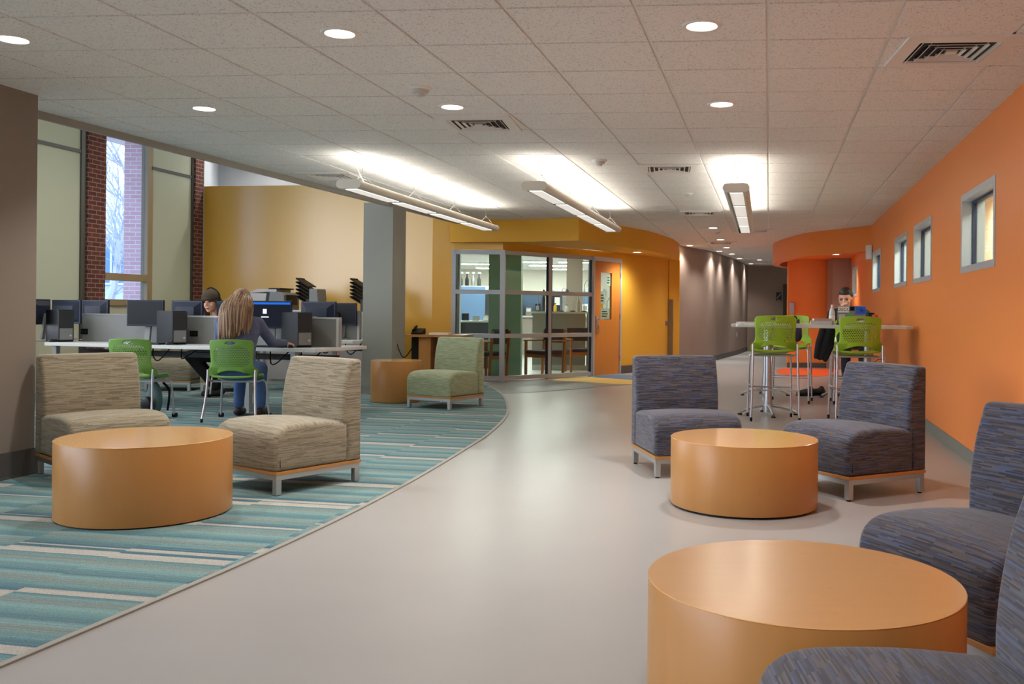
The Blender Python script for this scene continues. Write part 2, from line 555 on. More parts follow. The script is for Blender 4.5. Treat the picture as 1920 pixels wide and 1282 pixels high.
def capsule(bm, p0, r0, p1, r1, n=14):
    p0, p1 = Vector(p0), Vector(p1)
    d = p1 - p0
    L = d.length
    if L < 1e-5:
        ball(bm, p0, r0)
        return
    q = Vector((0, 0, 1)).rotation_difference(d.normalized()).to_matrix().to_4x4()
    m = Matrix.Translation(p0) @ q
    rings = []
    prof = []
    for k in range(1, 5):
        a = -PI / 2 + k * PI / 8
        prof.append((r0 * math.cos(a), r0 * math.sin(a)))
    for k in range(0, 4):
        a = k * PI / 8
        prof.append((r1 * math.cos(a), L + r1 * math.sin(a)))
    bot = bm.verts.new(m @ Vector((0, 0, -r0)))
    top = bm.verts.new(m @ Vector((0, 0, L + r1)))
    for r, z in prof:
        rings.append([bm.verts.new(m @ Vector((r * math.cos(2 * PI * k / n), r * math.sin(2 * PI * k / n), z))) for k in range(n)])
    for k in range(n):
        j = (k + 1) % n
        bm.faces.new((bot, rings[0][j], rings[0][k]))
        bm.faces.new((top, rings[-1][k], rings[-1][j]))
        for A, B in zip(rings, rings[1:]):
            bm.faces.new((A[k], A[j], B[j], B[k]))


def obj(name, bm, mats, parent=None, loc=(0, 0, 0), rz=0.0, smooth=30, bevel=0.0, seg=2, rot=None, fixn=True):
    if fixn:
        bmesh.ops.recalc_face_normals(bm, faces=bm.faces[:])
    me = bpy.data.meshes.new(name)
    bm.to_mesh(me)
    bm.free()
    for m in (mats if isinstance(mats, (list, tuple)) else [mats]):
        me.materials.append(m)
    if smooth:
        me.shade_smooth()
        me.set_sharp_from_angle(angle=R(smooth))
    o = bpy.data.objects.new(name, me)
    COL.objects.link(o)
    o.location = loc
    o.rotation_euler = rot if rot else (0, 0, rz)
    if parent:
        o.parent = parent
    if bevel:
        b = o.modifiers.new('bevel', 'BEVEL')
        b.width = bevel
        b.segments = seg
        b.limit_method = 'ANGLE'
        b.angle_limit = R(40)
    return o


def tag(o, label, cat, group=None):
    o['label'] = label
    o['category'] = cat
    if group:
        o['group'] = group
    return o


def thing(name, label, cat, loc=(0, 0, 0), rz=0.0, group=None):
    o = bpy.data.objects.new(name, None)
    o.empty_display_size = 0.1
    COL.objects.link(o)
    o.location = loc
    o.rotation_euler = (0, 0, rz)
    return tag(o, label, cat, group)


def struct(name, bm, mats, parent=None, **k):
    o = obj(name, bm, mats, parent, **k)
    if not parent:
        o['kind'] = 'structure'
    return o


def dup(src, loc, rz, label, group=None):
    def rec(o, par):
        c = o.copy()
        COL.objects.link(c)
        if par:
            c.parent = par
            c.matrix_parent_inverse = o.matrix_parent_inverse.copy()
        for ch in kids[o.name]:
            rec(ch, c)
        return c
    kids = {}
    def scan(o):
        kids[o.name] = list(o.children)
        for ch in kids[o.name]:
            scan(ch)
    scan(src)
    c = rec(src, None)
    c.location = loc
    c.rotation_euler = (0, 0, rz)
    c['label'] = label
    if group:
        c['group'] = group
    return c


def NB():
    return bmesh.new()


def ringframe(bm, x0, x1, z0, z1, w, ya, yb, mi=0):
    o_ = [(x0, z0), (x1, z0), (x1, z1), (x0, z1)]
    i_ = [(x0 + w, z0 + w), (x1 - w, z0 + w), (x1 - w, z1 - w), (x0 + w, z1 - w)]
    g = [[bm.verts.new((x, y, z)) for x, z in q] for q, y in ((o_, ya), (i_, ya), (i_, yb), (o_, yb))]
    for k in range(4):
        j = (k + 1) % 4
        for a in range(4):
            b = (a + 1) % 4
            bm.faces.new((g[a][k], g[a][j], g[b][j], g[b][k])).material_index = mi


def text_mesh(name, s, size, mat, parent, loc, rot, ext=0.001):
    cu = bpy.data.curves.new(name, 'FONT')
    cu.body = s
    cu.size = size
    cu.align_x = 'CENTER'
    cu.align_y = 'CENTER'
    cu.extrude = ext
    tmp = bpy.data.objects.new(name, cu)
    COL.objects.link(tmp)
    dg = bpy.context.evaluated_depsgraph_get()
    me = bpy.data.meshes.new_from_object(tmp.evaluated_get(dg))
    bpy.data.objects.remove(tmp)
    me.materials.clear()
    me.materials.append(mat)
    o = bpy.data.objects.new(name, me)
    COL.objects.link(o)
    o.parent = parent
    o.location = loc
    o.rotation_euler = rot
    return o


def spot(name, loc, w, ang, color=(1, 0.96, 0.91), r=0.06, blend=0.8, parent=None):
    d = bpy.data.lights.new(name, 'SPOT')
    d.energy = w
    d.spot_size = R(ang)
    d.spot_blend = blend
    d.color = color
    d.shadow_soft_size = r
    o = bpy.data.objects.new(name, d)
    COL.objects.link(o)
    o.location = loc
    if parent:
        o.parent = parent
    return o

# ================================================================== SETTING
CEIL = 2.70
XW = lambda y: 1.567 + 0.205 * y                 # face of the orange wall
XE = lambda y: -4.238 + (y - 7.246) * 0.2452     # edge of the low ceiling
YY = lambda x: 15.5 - 0.16 * (x + 1.42)          # face of the yellow wall

# ---- floor
bm = NB()
prism(bm, [(-13, -5), (11, -5), (11, 35), (-13, 35)], -0.2, 0.0)
struct('floor', bm, M['vinyl'], smooth=0)

edge_px = [(0, 1246), (174, 1176.6), (313, 1111), (475, 1052), (570, 1002), (649, 969), (760, 915), (850, 861), (915, 812), (944, 784), (950, 766), (943, 744), (926, 730), (905, 720)]
edge = [atz(u, v, 0) for u, v in edge_px]
edge = spline(edge, 6)
for _ in range(160):
    edge = [edge[0]] + [(a + b * 2 + c) / 4 for a, b, c in zip(edge[:46], edge[1:], edge[2:])] + edge[47:]
edge = [edge[0] + (edge[0] - edge[5]).normalized() * 3.5] + edge
bm = NB()
poly = [(p.x, p.y) for p in edge]
far = [(-2.35, YY(-2.35)), (-9.9, YY(-9.9)), (-12, 0)]
prism(bm, poly + far + [(-9, -3.2)], 0.0005, 0.006)
bmesh.ops.triangulate(bm, faces=bm.faces[:])
o = struct('carpet', bm, M['carpet'], smooth=0)
tag(o, 'teal and grey striped carpet with a long curved edge', 'carpet')
bm = NB()
ribbon(bm, [(p.x, p.y) for p in edge], 0.03, 0.0005, 0.008)
struct('trim_1', bm, M['edge_trim'], smooth=0)

# floor inlays by the glass office
bm = NB()
dk = [atz(u, v, 0) for u, v in ((908, 719), (925, 729), (940, 738), (985, 736.5), (1035, 733), (1085, 729), (1140, 724), (1200, 720), (1200, 708), (1110, 706.5), (942, 714))]
prism(bm, [(p.x, p.y) for p in dk], 0.0005, 0.003)
struct('floor_inlay', bm, M['vinyl_dark'], smooth=0)
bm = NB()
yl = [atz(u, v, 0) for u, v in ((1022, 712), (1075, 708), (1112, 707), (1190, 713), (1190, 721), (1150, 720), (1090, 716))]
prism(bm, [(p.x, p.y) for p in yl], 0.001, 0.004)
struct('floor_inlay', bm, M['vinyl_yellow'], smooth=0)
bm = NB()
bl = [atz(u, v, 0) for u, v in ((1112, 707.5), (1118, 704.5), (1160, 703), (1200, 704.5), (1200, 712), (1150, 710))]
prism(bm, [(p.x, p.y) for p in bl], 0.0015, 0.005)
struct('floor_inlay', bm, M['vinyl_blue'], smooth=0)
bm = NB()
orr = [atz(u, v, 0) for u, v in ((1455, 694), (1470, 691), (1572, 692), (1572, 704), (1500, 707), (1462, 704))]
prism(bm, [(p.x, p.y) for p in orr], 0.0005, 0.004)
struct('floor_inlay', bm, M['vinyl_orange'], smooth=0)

# ---- suspended ceiling: bars plus lay-in tiles (skewed like the photograph's grid)
GO = Vector((0.981, 5.128)); GA = Vector((0.645, -0.057)); GB = Vector((0.1182, 0.606))
bm = NB()
quad_box(bm, -14, -5, CEIL + 0.012, 12, 33, CEIL + 0.09, 1)
for i in range(-20, 18):
    for j in range(-18, 48):
        p = GO + GA * i + GB * j
        if p.y < -5 or p.y > 32.5 or p.x + 0.9 < XE(p.y) or p.x > XW(p.y) + 4 or p.x > 10:
            continue
        g = 0.020
        a, b = GA * (1 - g / 0.645) , GB * (1 - g / 0.606)
        q = p + GA * (g / 2 / 0.645) + GB * (g / 2 / 0.606)
        prism(bm, [(q.x, q.y), (q.x + a.x, q.y + a.y), (q.x + a.x + b.x, q.y + a.y + b.y), (q.x + b.x, q.y + b.y)], CEIL, CEIL + 0.013, 0)
# cut everything beyond the ceiling edge away
d = Vector((0.2452, 1, 0)).normalized()
n = Vector((-d.y, d.x, 0))
bmesh.ops.bisect_plane(bm, geom=bm.verts[:] + bm.edges[:] + bm.faces[:], plane_co=(XE(10), 10, 0), plane_no=n, clear_outer=True)
struct('ceiling', bm, [M['tile'], M['tbar']], smooth=0)
bm = NB()
wallseg(bm, (XE(-5), -5), (XE(15.9), 15.9), 0.03, CEIL - 0.06, CEIL + 0.1, 0)
struct('trim_2', bm, M['edge_trim'], smooth=0)
bm = NB()
wallseg(bm, (XE(-5) + 0.031, -5), (XE(15.8) + 0.031, 15.8), 0.12, CEIL + 0.1, 4.7, 0)
struct('wall_bulkhead', bm, M['offwhite'], smooth=0)
bm = NB()
prism(bm, [(XE(-5) + .1, -5), (XE(18) + .1, 18), (-10, 21), (-14, -5)], 4.7, 4.85)
struct('ceiling_upper', bm, M['offwhite'], smooth=0)

# ---- orange wall with its run of small windows
WINS = [(6.75, 8.01), (9.55, 10.83), (11.36, 12.60), (14.30, 15.50), (18.6, 19.75)]
WZ0, WZ1, TH = 1.555, 2.22, 0.17
bm = NB()
wseg = lambda y0, y1, z0, z1: wallseg(bm, (XW(y0), y0), (XW(y1), y1), TH, z0, z1)
wseg(-5, 20.9, 0, WZ0)
wseg(-5, 20.9, WZ1, CEIL + .1)
ys = [-5] + [y for w in WINS for y in w] + [20.9]
for a, b in zip(ys[0::2], ys[1::2]):
    wseg(a, b, WZ0, WZ1)
struct('wall_right', bm, M['orange'], smooth=0)
bm = NB()
wallseg(bm, (XW(-5) - .008, -5), (XW(20.6) - .008, 20.6), 0.007, 0, 0.11)
struct('baseboard_right', bm, M['base_grey'], smooth=0)
AW = math.atan2(1, 0.205)
LW = math.hypot(1, 0.205)
for k, (y0, y1) in enumerate(WINS):
    # local frame: x along the wall, y into the wall
    L = (y1 - y0) * LW
    bm = NB()
    w = 0.055
    ringframe(bm, 0, L, 0, WZ1 - WZ0, w, .006, -.176)
    m = Matrix.Translation((XW(y0), y0, WZ0)) @ Matrix.Rotation(AW, 4, 'Z')
    o = struct('window_%d' % (k + 1), bm, M['silverframe'], smooth=0)
    o.matrix_world = m
    bm = NB()
    ringframe(bm, w, L - w, w, WZ1 - WZ0 - w, .022, -.112, -.075)
    obj('gasket', bm, M['bluegasket'], o, smooth=0)
    bm = NB()
    quad_box(bm, w + .02, -0.096, w + .01, L - w - .02, -0.090, WZ1 - WZ0 - w - .01)
    obj('glass_pane', bm, M['glass'], o, smooth=0)
# the corridor seen through them
bm = NB()
wallseg(bm, (XW(2) + 1.2, 2), (XW(21) + 1.2, 21), 0.1, 0, CEIL + .1)
struct('wall_corridor', bm, M['paleroom'], smooth=0)

# ---- curved soffit over the far end of the orange wall
sof = [(XW(15.75) + .02, 15.75), (4.49, 16.45), (4.1, 17.3), (3.97, 18.6), (4.0, 20.0), (4.28, 21.3), (4.9, 22.4), (5.7, 22.8)]
sof = spline([(x, y, 0) for x, y in sof], 8)
bm = NB()
ribbon(bm, [(p.x, p.y) for p in sof], 0.16, 2.27, CEIL + .05)
so = struct('ceiling_soffit', bm, M['orange'], smooth=40)
bm = NB()
prism(bm, [(p.x + .1, p.y + .05) for p in sof[:-3]] + [(5.9, 22.6), (5.9, 16)], 2.40, 2.46)
bmesh.ops.triangulate(bm, faces=bm.faces[:])
struct('ceiling_soffit', bm, M['orange'], smooth=0)
bm = NB()
quad_box(bm, 4.47, 20.7, 0, 5.6, 20.85, 2.4)
struct('wall_alcove', bm, M['orange'], smooth=0)
bm = NB()
quad_box(bm, 4.45, 20.68, 0, 5.5, 20.70, 0.11)
struct('baseboard_alcove', bm, M['base_dark'], smooth=0)
bm = NB()
quad_box(bm, 5.30, 20.15, 0, 5.72, 20.6, 2.4)
struct('column_alcove', bm, M['brown'], smooth=0)

# ---- far hall: curved taupe wall and its end
hall = spline([(2.08, 21.0, 0), (2.62, 22.0, 0), (3.1, 23.0, 0), (3.62, 24.6, 0), (4.3, 26.7, 0), (5.08, 29.5, 0)], 10)
bm = NB()
ribbon(bm, [(p.x, p.y) for p in reversed(hall)], 0.15, 0, CEIL + .05)
struct('wall_hall', bm, M['brown'], smooth=40)
bm = NB()
ribbon(bm, [(p.x + .012, p.y - .004) for p in reversed(hall)], 0.012, 0, 0.13)
struct('baseboard_hall', bm, M['base_dark'], smooth=40)
bm = NB()
quad_box(bm, 4.9, 29.6, 0, 8.5, 29.75, CEIL + .05)
struct('wall_far', bm, M['brown'], smooth=0)
bm = NB()
quad_box(bm, 6.22, 29.54, 0, 6.30, 29.6, 2.12); quad_box(bm, 7.2, 29.54, 0, 7.28, 29.6, 2.12); quad_box(bm, 6.30, 29.54, 2.05, 7.2, 29.6, 2.12)
do = struct('door_2', bm, M['bronze'], smooth=0)
bm = NB(); quad_box(bm, 6.30, 29.565, 0.01, 7.2, 29.598, 2.05)
obj('door_leaf', bm, pm('dark_red_door', (96, 56, 46), 0.5), do, smooth=0)

# ---- yellow wall, glazed office front, curved yellow soffit
GC = Vector((-1.42, 15.75)); GD = Vector((0.11, 17.2)); GE = Vector((0.66, 18.1))
gl0 = Vector((at(853, 600, 15.9).x, YY(-2.2)))
gl0 = Vector((-2.25, 15.76))
GZ = 2.22
bm = NB()
wallseg(bm, (-6.9, YY(-6.9)), (-4.32, YY(-4.32)), -0.14, 0, 3.32)
wallseg(bm, (-4.32, YY(-4.32)), (-2.60, YY(-2.60)), -0.14, 0, 3.32)
wallseg(bm, (-2.60, YY(-2.60)), (gl0.x, gl0.y), -0.14, 0, 3.32)
wallseg(bm, (gl0.x, gl0.y), (GC.x, GC.y), -0.14, GZ, CEIL + .05)
struct('wall_yellow', bm, M['yellow'], smooth=0)
# soffit band
SA = (-0.14, 15.0)
bm = NB()
sc = spline([(-0.14, 15.0, 0), (0.2, 15.62, 0), (0.62, 16.35, 0), (1.22, 17.55, 0), (1.72, 19.1, 0), (1.97, 20.2, 0), (2.1, 21.1, 0)], 8)
out = [(p.x, p.y) for p in sc]
prism(bm, [(-2.3, YY(-2.3) - .012), (-0.9, 15.32)] + out + [(1.95, 21.1), (0.7, 18.2), (0.1, 17.25), (GC.x, GC.y + .02), (-2.25, 15.9)], 2.335, CEIL + .03)
bmesh.ops.triangulate(bm, faces=[f for f in bm.faces if len(f.verts) > 4])
struct('ceiling_soffit', bm, M['yellow_matte'], smooth=35)
# wall above glass, wall beyond the door
bm = NB()
wallseg(bm, (GC.x, GC.y), (GE.x, GE.y - .02), -0.12, GZ, 2.34)
we = spline([(GE.x, GE.y, 0), (0.98, 18.55, 0), (1.5, 19.5, 0), (1.80, 20.35, 0)], 6)
ribbon(bm, [(p.x, p.y) for p in we], -0.12, 0, 2.34)
struct('wall_entry', bm, M['yellow_matte'], smooth=35)
bm = NB()
ribbon(bm, [(p.x + .008, p.y - .006) for p in we], 0.012, 0, 0.15)
struct('baseboard_entry', bm, M['base_dark'], smooth=35)
bm = NB()
prism(bm, [(1.78, 20.25), (2.03, 20.45), (2.1, 21.1), (1.85, 21.1)], 0, 2.34)
struct('wall_pilaster', bm, M['yellow_matte'], smooth=0)

gw = thing('glazed_office_front', 'silver framed glass office front with nine panes under the yellow soffit', 'glass partition', (GC.x, GC.y, 0))
def gbar(bm, p, q, z0, z1, th=0.05):
    d = (q - p).normalized(); n = Vector((d.y, -d.x))
    a = p - n * th; b = q - n * th; c = q + n * 0.012; e = p + n * 0.012
    prism(bm, [(x.x - GC.x, x.y - GC.y) for x in (a, b, c, e)], z0, z1)
def along(p, q, t):
    return p + (q - p) * t
bm = NB()
W_ = 0.055
runs = [(gl0, GC, 1), (GC, along(GC, GD, .5), 0), (along(GC, GD, .5), GD, 0)]
for p, q, e in runs:
    d = (q - p).normalized()
    for z in (0.02, 0.735, 1.475, GZ - 0.075):
        gbar(bm, p, q, z, z + 0.07)
for p, d in ((gl0, 1), (along(GC, GD, .5), 0), (GD, 0)):
    dd = (GC - gl0).normalized() if d else (GD - GC).normalized()
    gbar(bm, p - dd * .035, p + dd * .035, 0.0, GZ, 0.055)
prism(bm, [(-.045, -.045), (.035, -.045), (.045, .05), (-.045, .05)], 0, GZ)
obj('frame', bm, M['silverframe'], gw, smooth=0)
for p, q, e in runs:
    for z0, z1 in ((0.09, 0.735), (0.805, 1.475), (1.545, GZ - .075)):
        d = (q - p).normalized()
        for a, b in ((p + d * .035, p + d * .05), (q - d * .05, q - d * .035)):
            bm = NB()
            gbar(bm, a, b, z0, z1, 0.04)
            obj('gasket', bm, M['bluegasket'], gw, smooth=0)
for p, q, e in runs:
    for z0, z1 in ((0.09, 0.735), (0.805, 1.475), (1.545, GZ - .075)):
        bm = NB()
        d = (q - p).normalized(); n = Vector((d.y, -d.x))
        a = p + d * .05 - n * .022; b = q - d * .05 - n * .022
        prism(bm, [(x.x - GC.x, x.y - GC.y) for x in (a, b, b - n * .006, a - n * .006)], z0, z1)
        obj('glass_pane', bm, M['glass'], gw, smooth=0)

# door
dd = (GE - GD).normalized(); dn = Vector((dd.y, -dd.x)); DL = (GE - GD).length
da = math.atan2(dd.y, dd.x)
bm = NB()
quad_box(bm, 0.0, -.02, 0, 0.05, .10, GZ); quad_box(bm, DL - .05, -.02, 0, DL, .10, GZ); quad_box(bm, .05, -.02, 2.14, DL - .05, .10, GZ)
dr = struct('door_1', bm, M['silverframe'], smooth=0, loc=(GD.x, GD.y, 0), rz=da)
bm = NB()
quad_box(bm, .05, .0, .01, DL - .05, .045, 1.05); quad_box(bm, .05, .0, 1.05, .29, .045, 1.93); quad_box(bm, .70, .0, 1.05, DL - .05, .045, 1.93); quad_box(bm, .05, .0, 1.93, DL - .05, .045, 2.14)
obj('door_leaf', bm, M['doorwood'], dr, smooth=0)
bm = NB(); quad_box(bm, .29, .018, 1.05, .70, .026, 1.93)
obj('glass_pane', bm, M['glass'], dr, smooth=0)
bm = NB()
box(bm, (.14, -.008, 1.0), (.06, .016, .22)); tube(bm, [(.14, -.01, 1.05), (.14, -.07, 1.05), (.29, -.07, 1.05)], 0.012); tube(bm, [(.15, -.01, .95), (.15, -.05, .93), (.15, -.05, .80), (.15, -.01, .78)], 0.010)
obj('door_handle', bm, M['chrome'], dr)
for z in (.3, 1.1, 1.9):
    bm = NB(); tube(bm, [(DL - .045, -.012, z - .05), (DL - .045, -.012, z + .05)], 0.012)
    obj('hinge', bm, M['steel'], dr)
# one notice low in the door's glass; upper sheets imitate its bright reflections
pz = thing('door_notice_reflection', 'white paper notice and pale sheets imitating reflections in the orange door glass', 'notice', (GD.x, GD.y, 0), da)
for (x, z, w, h) in ((.50, 1.16, .34, .2), (.62, 1.80, .14, .22), (.40, 1.46, .18, .24)):
    bm = NB(); quad_box(bm, x - w / 2, .027, z - h / 2, x + w / 2, .029, z + h / 2)
    sh = obj('sheet', bm, M['poster'], pz, smooth=0)
    bm = NB()
    for k in range(3):
        quad_box(bm, x - w * .35, .0262, z - h * .3 + k * h * .22, x + w * (.2 + .1 * (k % 2)), .0268, z - h * .3 + k * h * .22 + h * .1)
    obj('printing', bm, M['darkgrey'], sh, smooth=0)

# metal guard and round plate on the yellow pilaster
g = thing('corner_guard', 'tall brushed steel corner guard on the yellow curved wall', 'corner guard', (1.80, 20.2, 0))
bm = NB(); box(bm, (0.02, 0.0, .80), (.11, .03, 1.35), R(-28)); obj('plate', bm, M['steel'], g, bevel=.005)
g = thing('round_wall_plate', 'small round dark metal plate on the yellow wall beside the steel guard', 'wall plate', (1.70, 20.02, 0.96))
bm = NB(); tube(bm, [(0, 0.02, 0), (0.012, -.02, 0)], 0.045, 20); obj('plate', bm, M['steel'], g)

# ---- room behind the glass
bm = NB()
wallseg(bm, (-12, 34.2), (6, 34.2), -0.1, 0, CEIL + .05)
struct('wall_office_back', bm, M['offwhite'], smooth=0)
bm = NB()
prism(bm, [(XE(15.6) - .02, 15.75), (-3.3, 15.9), (-9.0, 34.3), (3.0, 34.3), (XE(32.4), 32.4)], CEIL, CEIL + .05)
struct('ceiling_office', bm, M['tile'], smooth=0)
bm = NB()
wallseg(bm, (-3.4, 15.9), (-9.0, 34.2), 0.1, 0, CEIL + .05)
struct('wall_office_side', bm, M['offwhite'], smooth=0)
bm = NB()
quad_box(bm, -1.82, 17.3, 0, -1.22, 17.75, CEIL)
struct('column_office', bm, M['teal'], smooth=0)
bm = NB(); quad_box(bm, -.46, 21.0, 0, -.10, 21.4, CEIL); struct('column_office', bm, M['taupe'], smooth=0)
g = thing('office_partition', 'long grey office partition with a pale top rail behind the glass front', 'partition', (-1.1, 19.0, 0))
bm = NB(); quad_box(bm, 0, 0, .1, 1.08, .06, 1.15); obj('panel', bm, M['partgrey'], g, smooth=0)
bm = NB(); quad_box(bm, 1.1, 0, .1, 2.1, .06, 1.15); obj('panel', bm, M['partgrey'], g, smooth=0)
bm = NB(); quad_box(bm, -.02, -.06, 1.15, 2.12, .3, 1.19); obj('top_rail', bm, M['lightgrey'], g, smooth=0)
bm = NB(); quad_box(bm, 0, -.01, 0, 2.1, .07, .1); obj('base', bm, M['lightgrey'], g, smooth=0)

# ---- window wall on the left
XL = lambda y: -10.02 + 0.2 * y
ADL = math.atan2(1, 0.2)
LL = math.hypot(1, .2)
def lseg(bm, y0, y1, z0, z1, th, off=0.0, mi=0):
    """slab on the window wall; th outward (to the left of the run), off shifts its face into the room"""
    n = Vector((1, -.2)).normalized() * off
    wallseg(bm, (XL(y0) + n.x, y0 + n.y), (XL(y1) + n.x, y1 + n.y), -th, z0, z1, mi)
bm = NB()
lseg(bm, 12.3, 16.6, 0, 1.22, .2)
struct('wall_left', bm, M['cream'], smooth=0)
for y0, y1, nm_ in ((12.3, 13.47, 1), (15.02, 16.03, 2)):
    for z0, z1 in ((1.22, 3.41), (3.46, 4.69)):
        bm = NB(); lseg(bm, y0, y1, z0, z1, .004, -.005)
        struct('wall_panel', bm, M['shade'], smooth=0)
bm = NB()
lseg(bm, 12.3, 13.47, 3.41, 3.46, .05, .012); lseg(bm, 15.02, 16.03, 3.41, 3.46, .05, .012)
lseg(bm, 13.47, 13.56, 0, 4.7, .06, .02); lseg(bm, 16.03, 16.08, 0, 4.7, .06, .02)
struct('trim_3', bm, M['bronze'], smooth=0)
bm = NB(); lseg(bm, 13.57, 13.93, 0, 4.7, .3, .05); struct('column_brick', bm, M['brick'], smooth=0)
bm = NB(); lseg(bm, 16.08, 16.3, 0, 4.7, .3, .05); struct('column_brick', bm, M['brick'], smooth=0)
bm = NB()
lseg(bm, 13.93, 14.0, 1.22, 4.7, .12, -.03); lseg(bm, 14.93, 15.05, 1.22, 4.7, .12, .0)
lseg(bm, 14.0, 14.93, 1.60, 1.71, .12, 0.0); lseg(bm, 14.0, 14.93, 1.22, 1.31, .14, .03)
win = struct('window_6', bm, M['tanframe'], smooth=0)
for z0, z1 in ((1.31, 1.60), (1.71, 4.7)):
    bm = NB(); lseg(bm, 14.0, 14.93, z0, z1, .008, -.06)
    obj('glass_pane', bm, M['glass_out'], win, smooth=0)
# neighbouring stretches of the same wall, left unglazed to let daylight in, behind the near column
bm = NB()
lseg(bm, 2.0, 12.3, 0, 0.9, .2); lseg(bm, 2.0, 12.3, 4.5, 4.7, .2)
for y in (2.0, 4.0, 6.0, 8.0, 10.0, 12.2):
    lseg(bm, y, y + .12, .9, 4.5, .15)
win = struct('window_7', bm, M['tanframe'], smooth=0)
# grey wall behind the top of the yellow wall
bm = NB(); wallseg(bm, (-8.2, 18.4), (-2.4, 17.6), -.1, 0, 4.75); struct('wall_upper', bm, M['paleblue'], smooth=0)
bm = NB(); wallseg(bm, (XL(16.3) - .05, 16.3), (-7.4, 18.5), .1, 0, 4.75); struct('wall_upper', bm, M['paleblue'], smooth=0)

# ---- the unseen wall behind the viewpoint, added to cut daylight from there
bm = NB(); quad_box(bm, -14, -5.2, 0, 5, -5.0, 4.8); struct('wall_back', bm, M['offwhite'], smooth=0)
bm = NB(); quad_box(bm, 10.6, -5, 0, 10.8, 33, CEIL + .1); quad_box(bm, 5.4, 32.4, 0, 10.8, 32.6, CEIL + .1); struct('wall_daylight_block', bm, M['offwhite'], smooth=0)  # unseen shell added to stop daylight leaking into the hall
# ---- columns
bm = NB()
d = Vector((0.195, 1)).normalized()
c0 = Vector((-3.93, 6.66))
nn = Vector((-d.y, d.x))
prism(bm, [tuple(c0 + nn * 0), tuple(c0 - d * 1.4), tuple(c0 - d * 1.4 + nn * .7), tuple(c0 + nn * .7)], 0, CEIL + .2)
struct('column_near', bm, M['taupe'], smooth=0)
bm = NB()
for z0, z1, t in ((0, .02, .018), (.02, .19, .010)):
    e = c0 - nn * t + d * t
    prism(bm, [tuple(e), tuple(c0 - d * 1.4 - nn * t), tuple(c0 - d * 1.4 + nn * .7), tuple(e + nn * (.7 + t))], z0, z1)
struct('baseboard_near', bm, M['base_dark'], smooth=0)
bm = NB()
k0 = atz(735, 740, 0); k1 = atz(680, 738, 0)
k0 = Vector((-2.73, 13.1)); k1 = Vector((-3.16, 13.17)); k2 = k0 + Vector((.10, .42)); k3 = k1 + Vector((.10, .42))
prism(bm, [tuple(k0), tuple(k1), tuple(k3), tuple(k2)], 0, CEIL)
struct('column_middle', bm, M['greycol'], smooth=0)
bm = NB()
cc = (k0 + k3) / 2
prism(bm, [tuple(cc + (p - cc) * 1.03) for p in (k0, k1, k3, k2)], 0, .12)
struct('baseboard_middle', bm, M['base_grey'], smooth=0)

# ---- outside the window
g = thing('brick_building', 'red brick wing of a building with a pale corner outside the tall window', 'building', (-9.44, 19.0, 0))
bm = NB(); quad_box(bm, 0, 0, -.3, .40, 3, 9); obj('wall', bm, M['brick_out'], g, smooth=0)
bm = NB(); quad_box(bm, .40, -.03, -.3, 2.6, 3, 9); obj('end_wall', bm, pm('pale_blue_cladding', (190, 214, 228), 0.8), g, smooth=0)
g2 = thing('annex_building', 'pale building with blue windows seen low in the tall window', 'building', (-16.6, 30.0, 0))
bm = NB(); quad_box(bm, -4, 0, -.3, 5.2, 3, 3.55); obj('wall', bm, pm('pale_cladding', (205, 212, 220), 0.8), g2, smooth=0)
for k in range(6):
    bm = NB()
    x0 = -3.4 + k * 1.36
    ringframe(bm, x0, x0 + 1.3, 1.9, 3.35, .06, -.08, .02)
    w = obj('window', bm, M['outframe'], g2, smooth=0)
    bm = NB(); quad_box(bm, x0 + .05, -.05, 1.95, x0 + 1.25, -.03, 3.3); obj('pane', bm, M['outglass'], w, smooth=0)
    bm = NB(); quad_box(bm, x0 + .62, -.075, 1.95, x0 + .68, -.05, 3.3); obj('mullion', bm, M['outframe'], w, smooth=0)
bm = NB(); quad_box(bm, -40, -5, -.3, -10.4, 60, -.02)
struct('ground', bm, M['ground_out'], smooth=0)
def bare_tree(loc, h, label, seed):
    rnd = random.Random(seed)
    bm = NB()
    def grow(p, d, L, r, lev):
        pts = [p]
        q = p
        dd = d
        for k in range(4):
            dd = (dd + Vector((rnd.uniform(-.2, .2), rnd.uniform(-.2, .2), rnd.uniform(-.05, .14)))).normalized()
            q = q + dd * L / 4
            pts.append(q)
        tube(bm, pts, [r * (1 - .12 * i) for i in range(5)], 5 if lev < 2 else 3)
        if lev < 4:
            for k in range(6 if lev < 3 else 5):
                i = rnd.randint(1, 4)
                nd = (dd + Vector((rnd.uniform(-1, 1), rnd.uniform(-1, 1), rnd.uniform(-.35, .6)))).normalized()
                grow(pts[i], nd, L * rnd.uniform(.55, .75), r * .52, lev + 1)
    grow(Vector((0, 0, 0)), Vector((0, 0, 1)), h, .10, 0)
    t = thing('bare_tree', label, 'tree', loc)
    obj('trunk_and_branches', bm, M['bark'], t, smooth=60)
bare_tree((-11.75, 22.6, -.02), 3.4, 'bare pale branched tree outside the tall window', 5)

# ================================================================== CEILING FIXTURES
def downlight(u, v, label, z=CEIL, w=None, ang=125, src=None, aim=None):
    p = at(u, v, 1) if False else atz(u, v, z)
    return downlight_xy(p.x, p.y, label, z, w, ang)

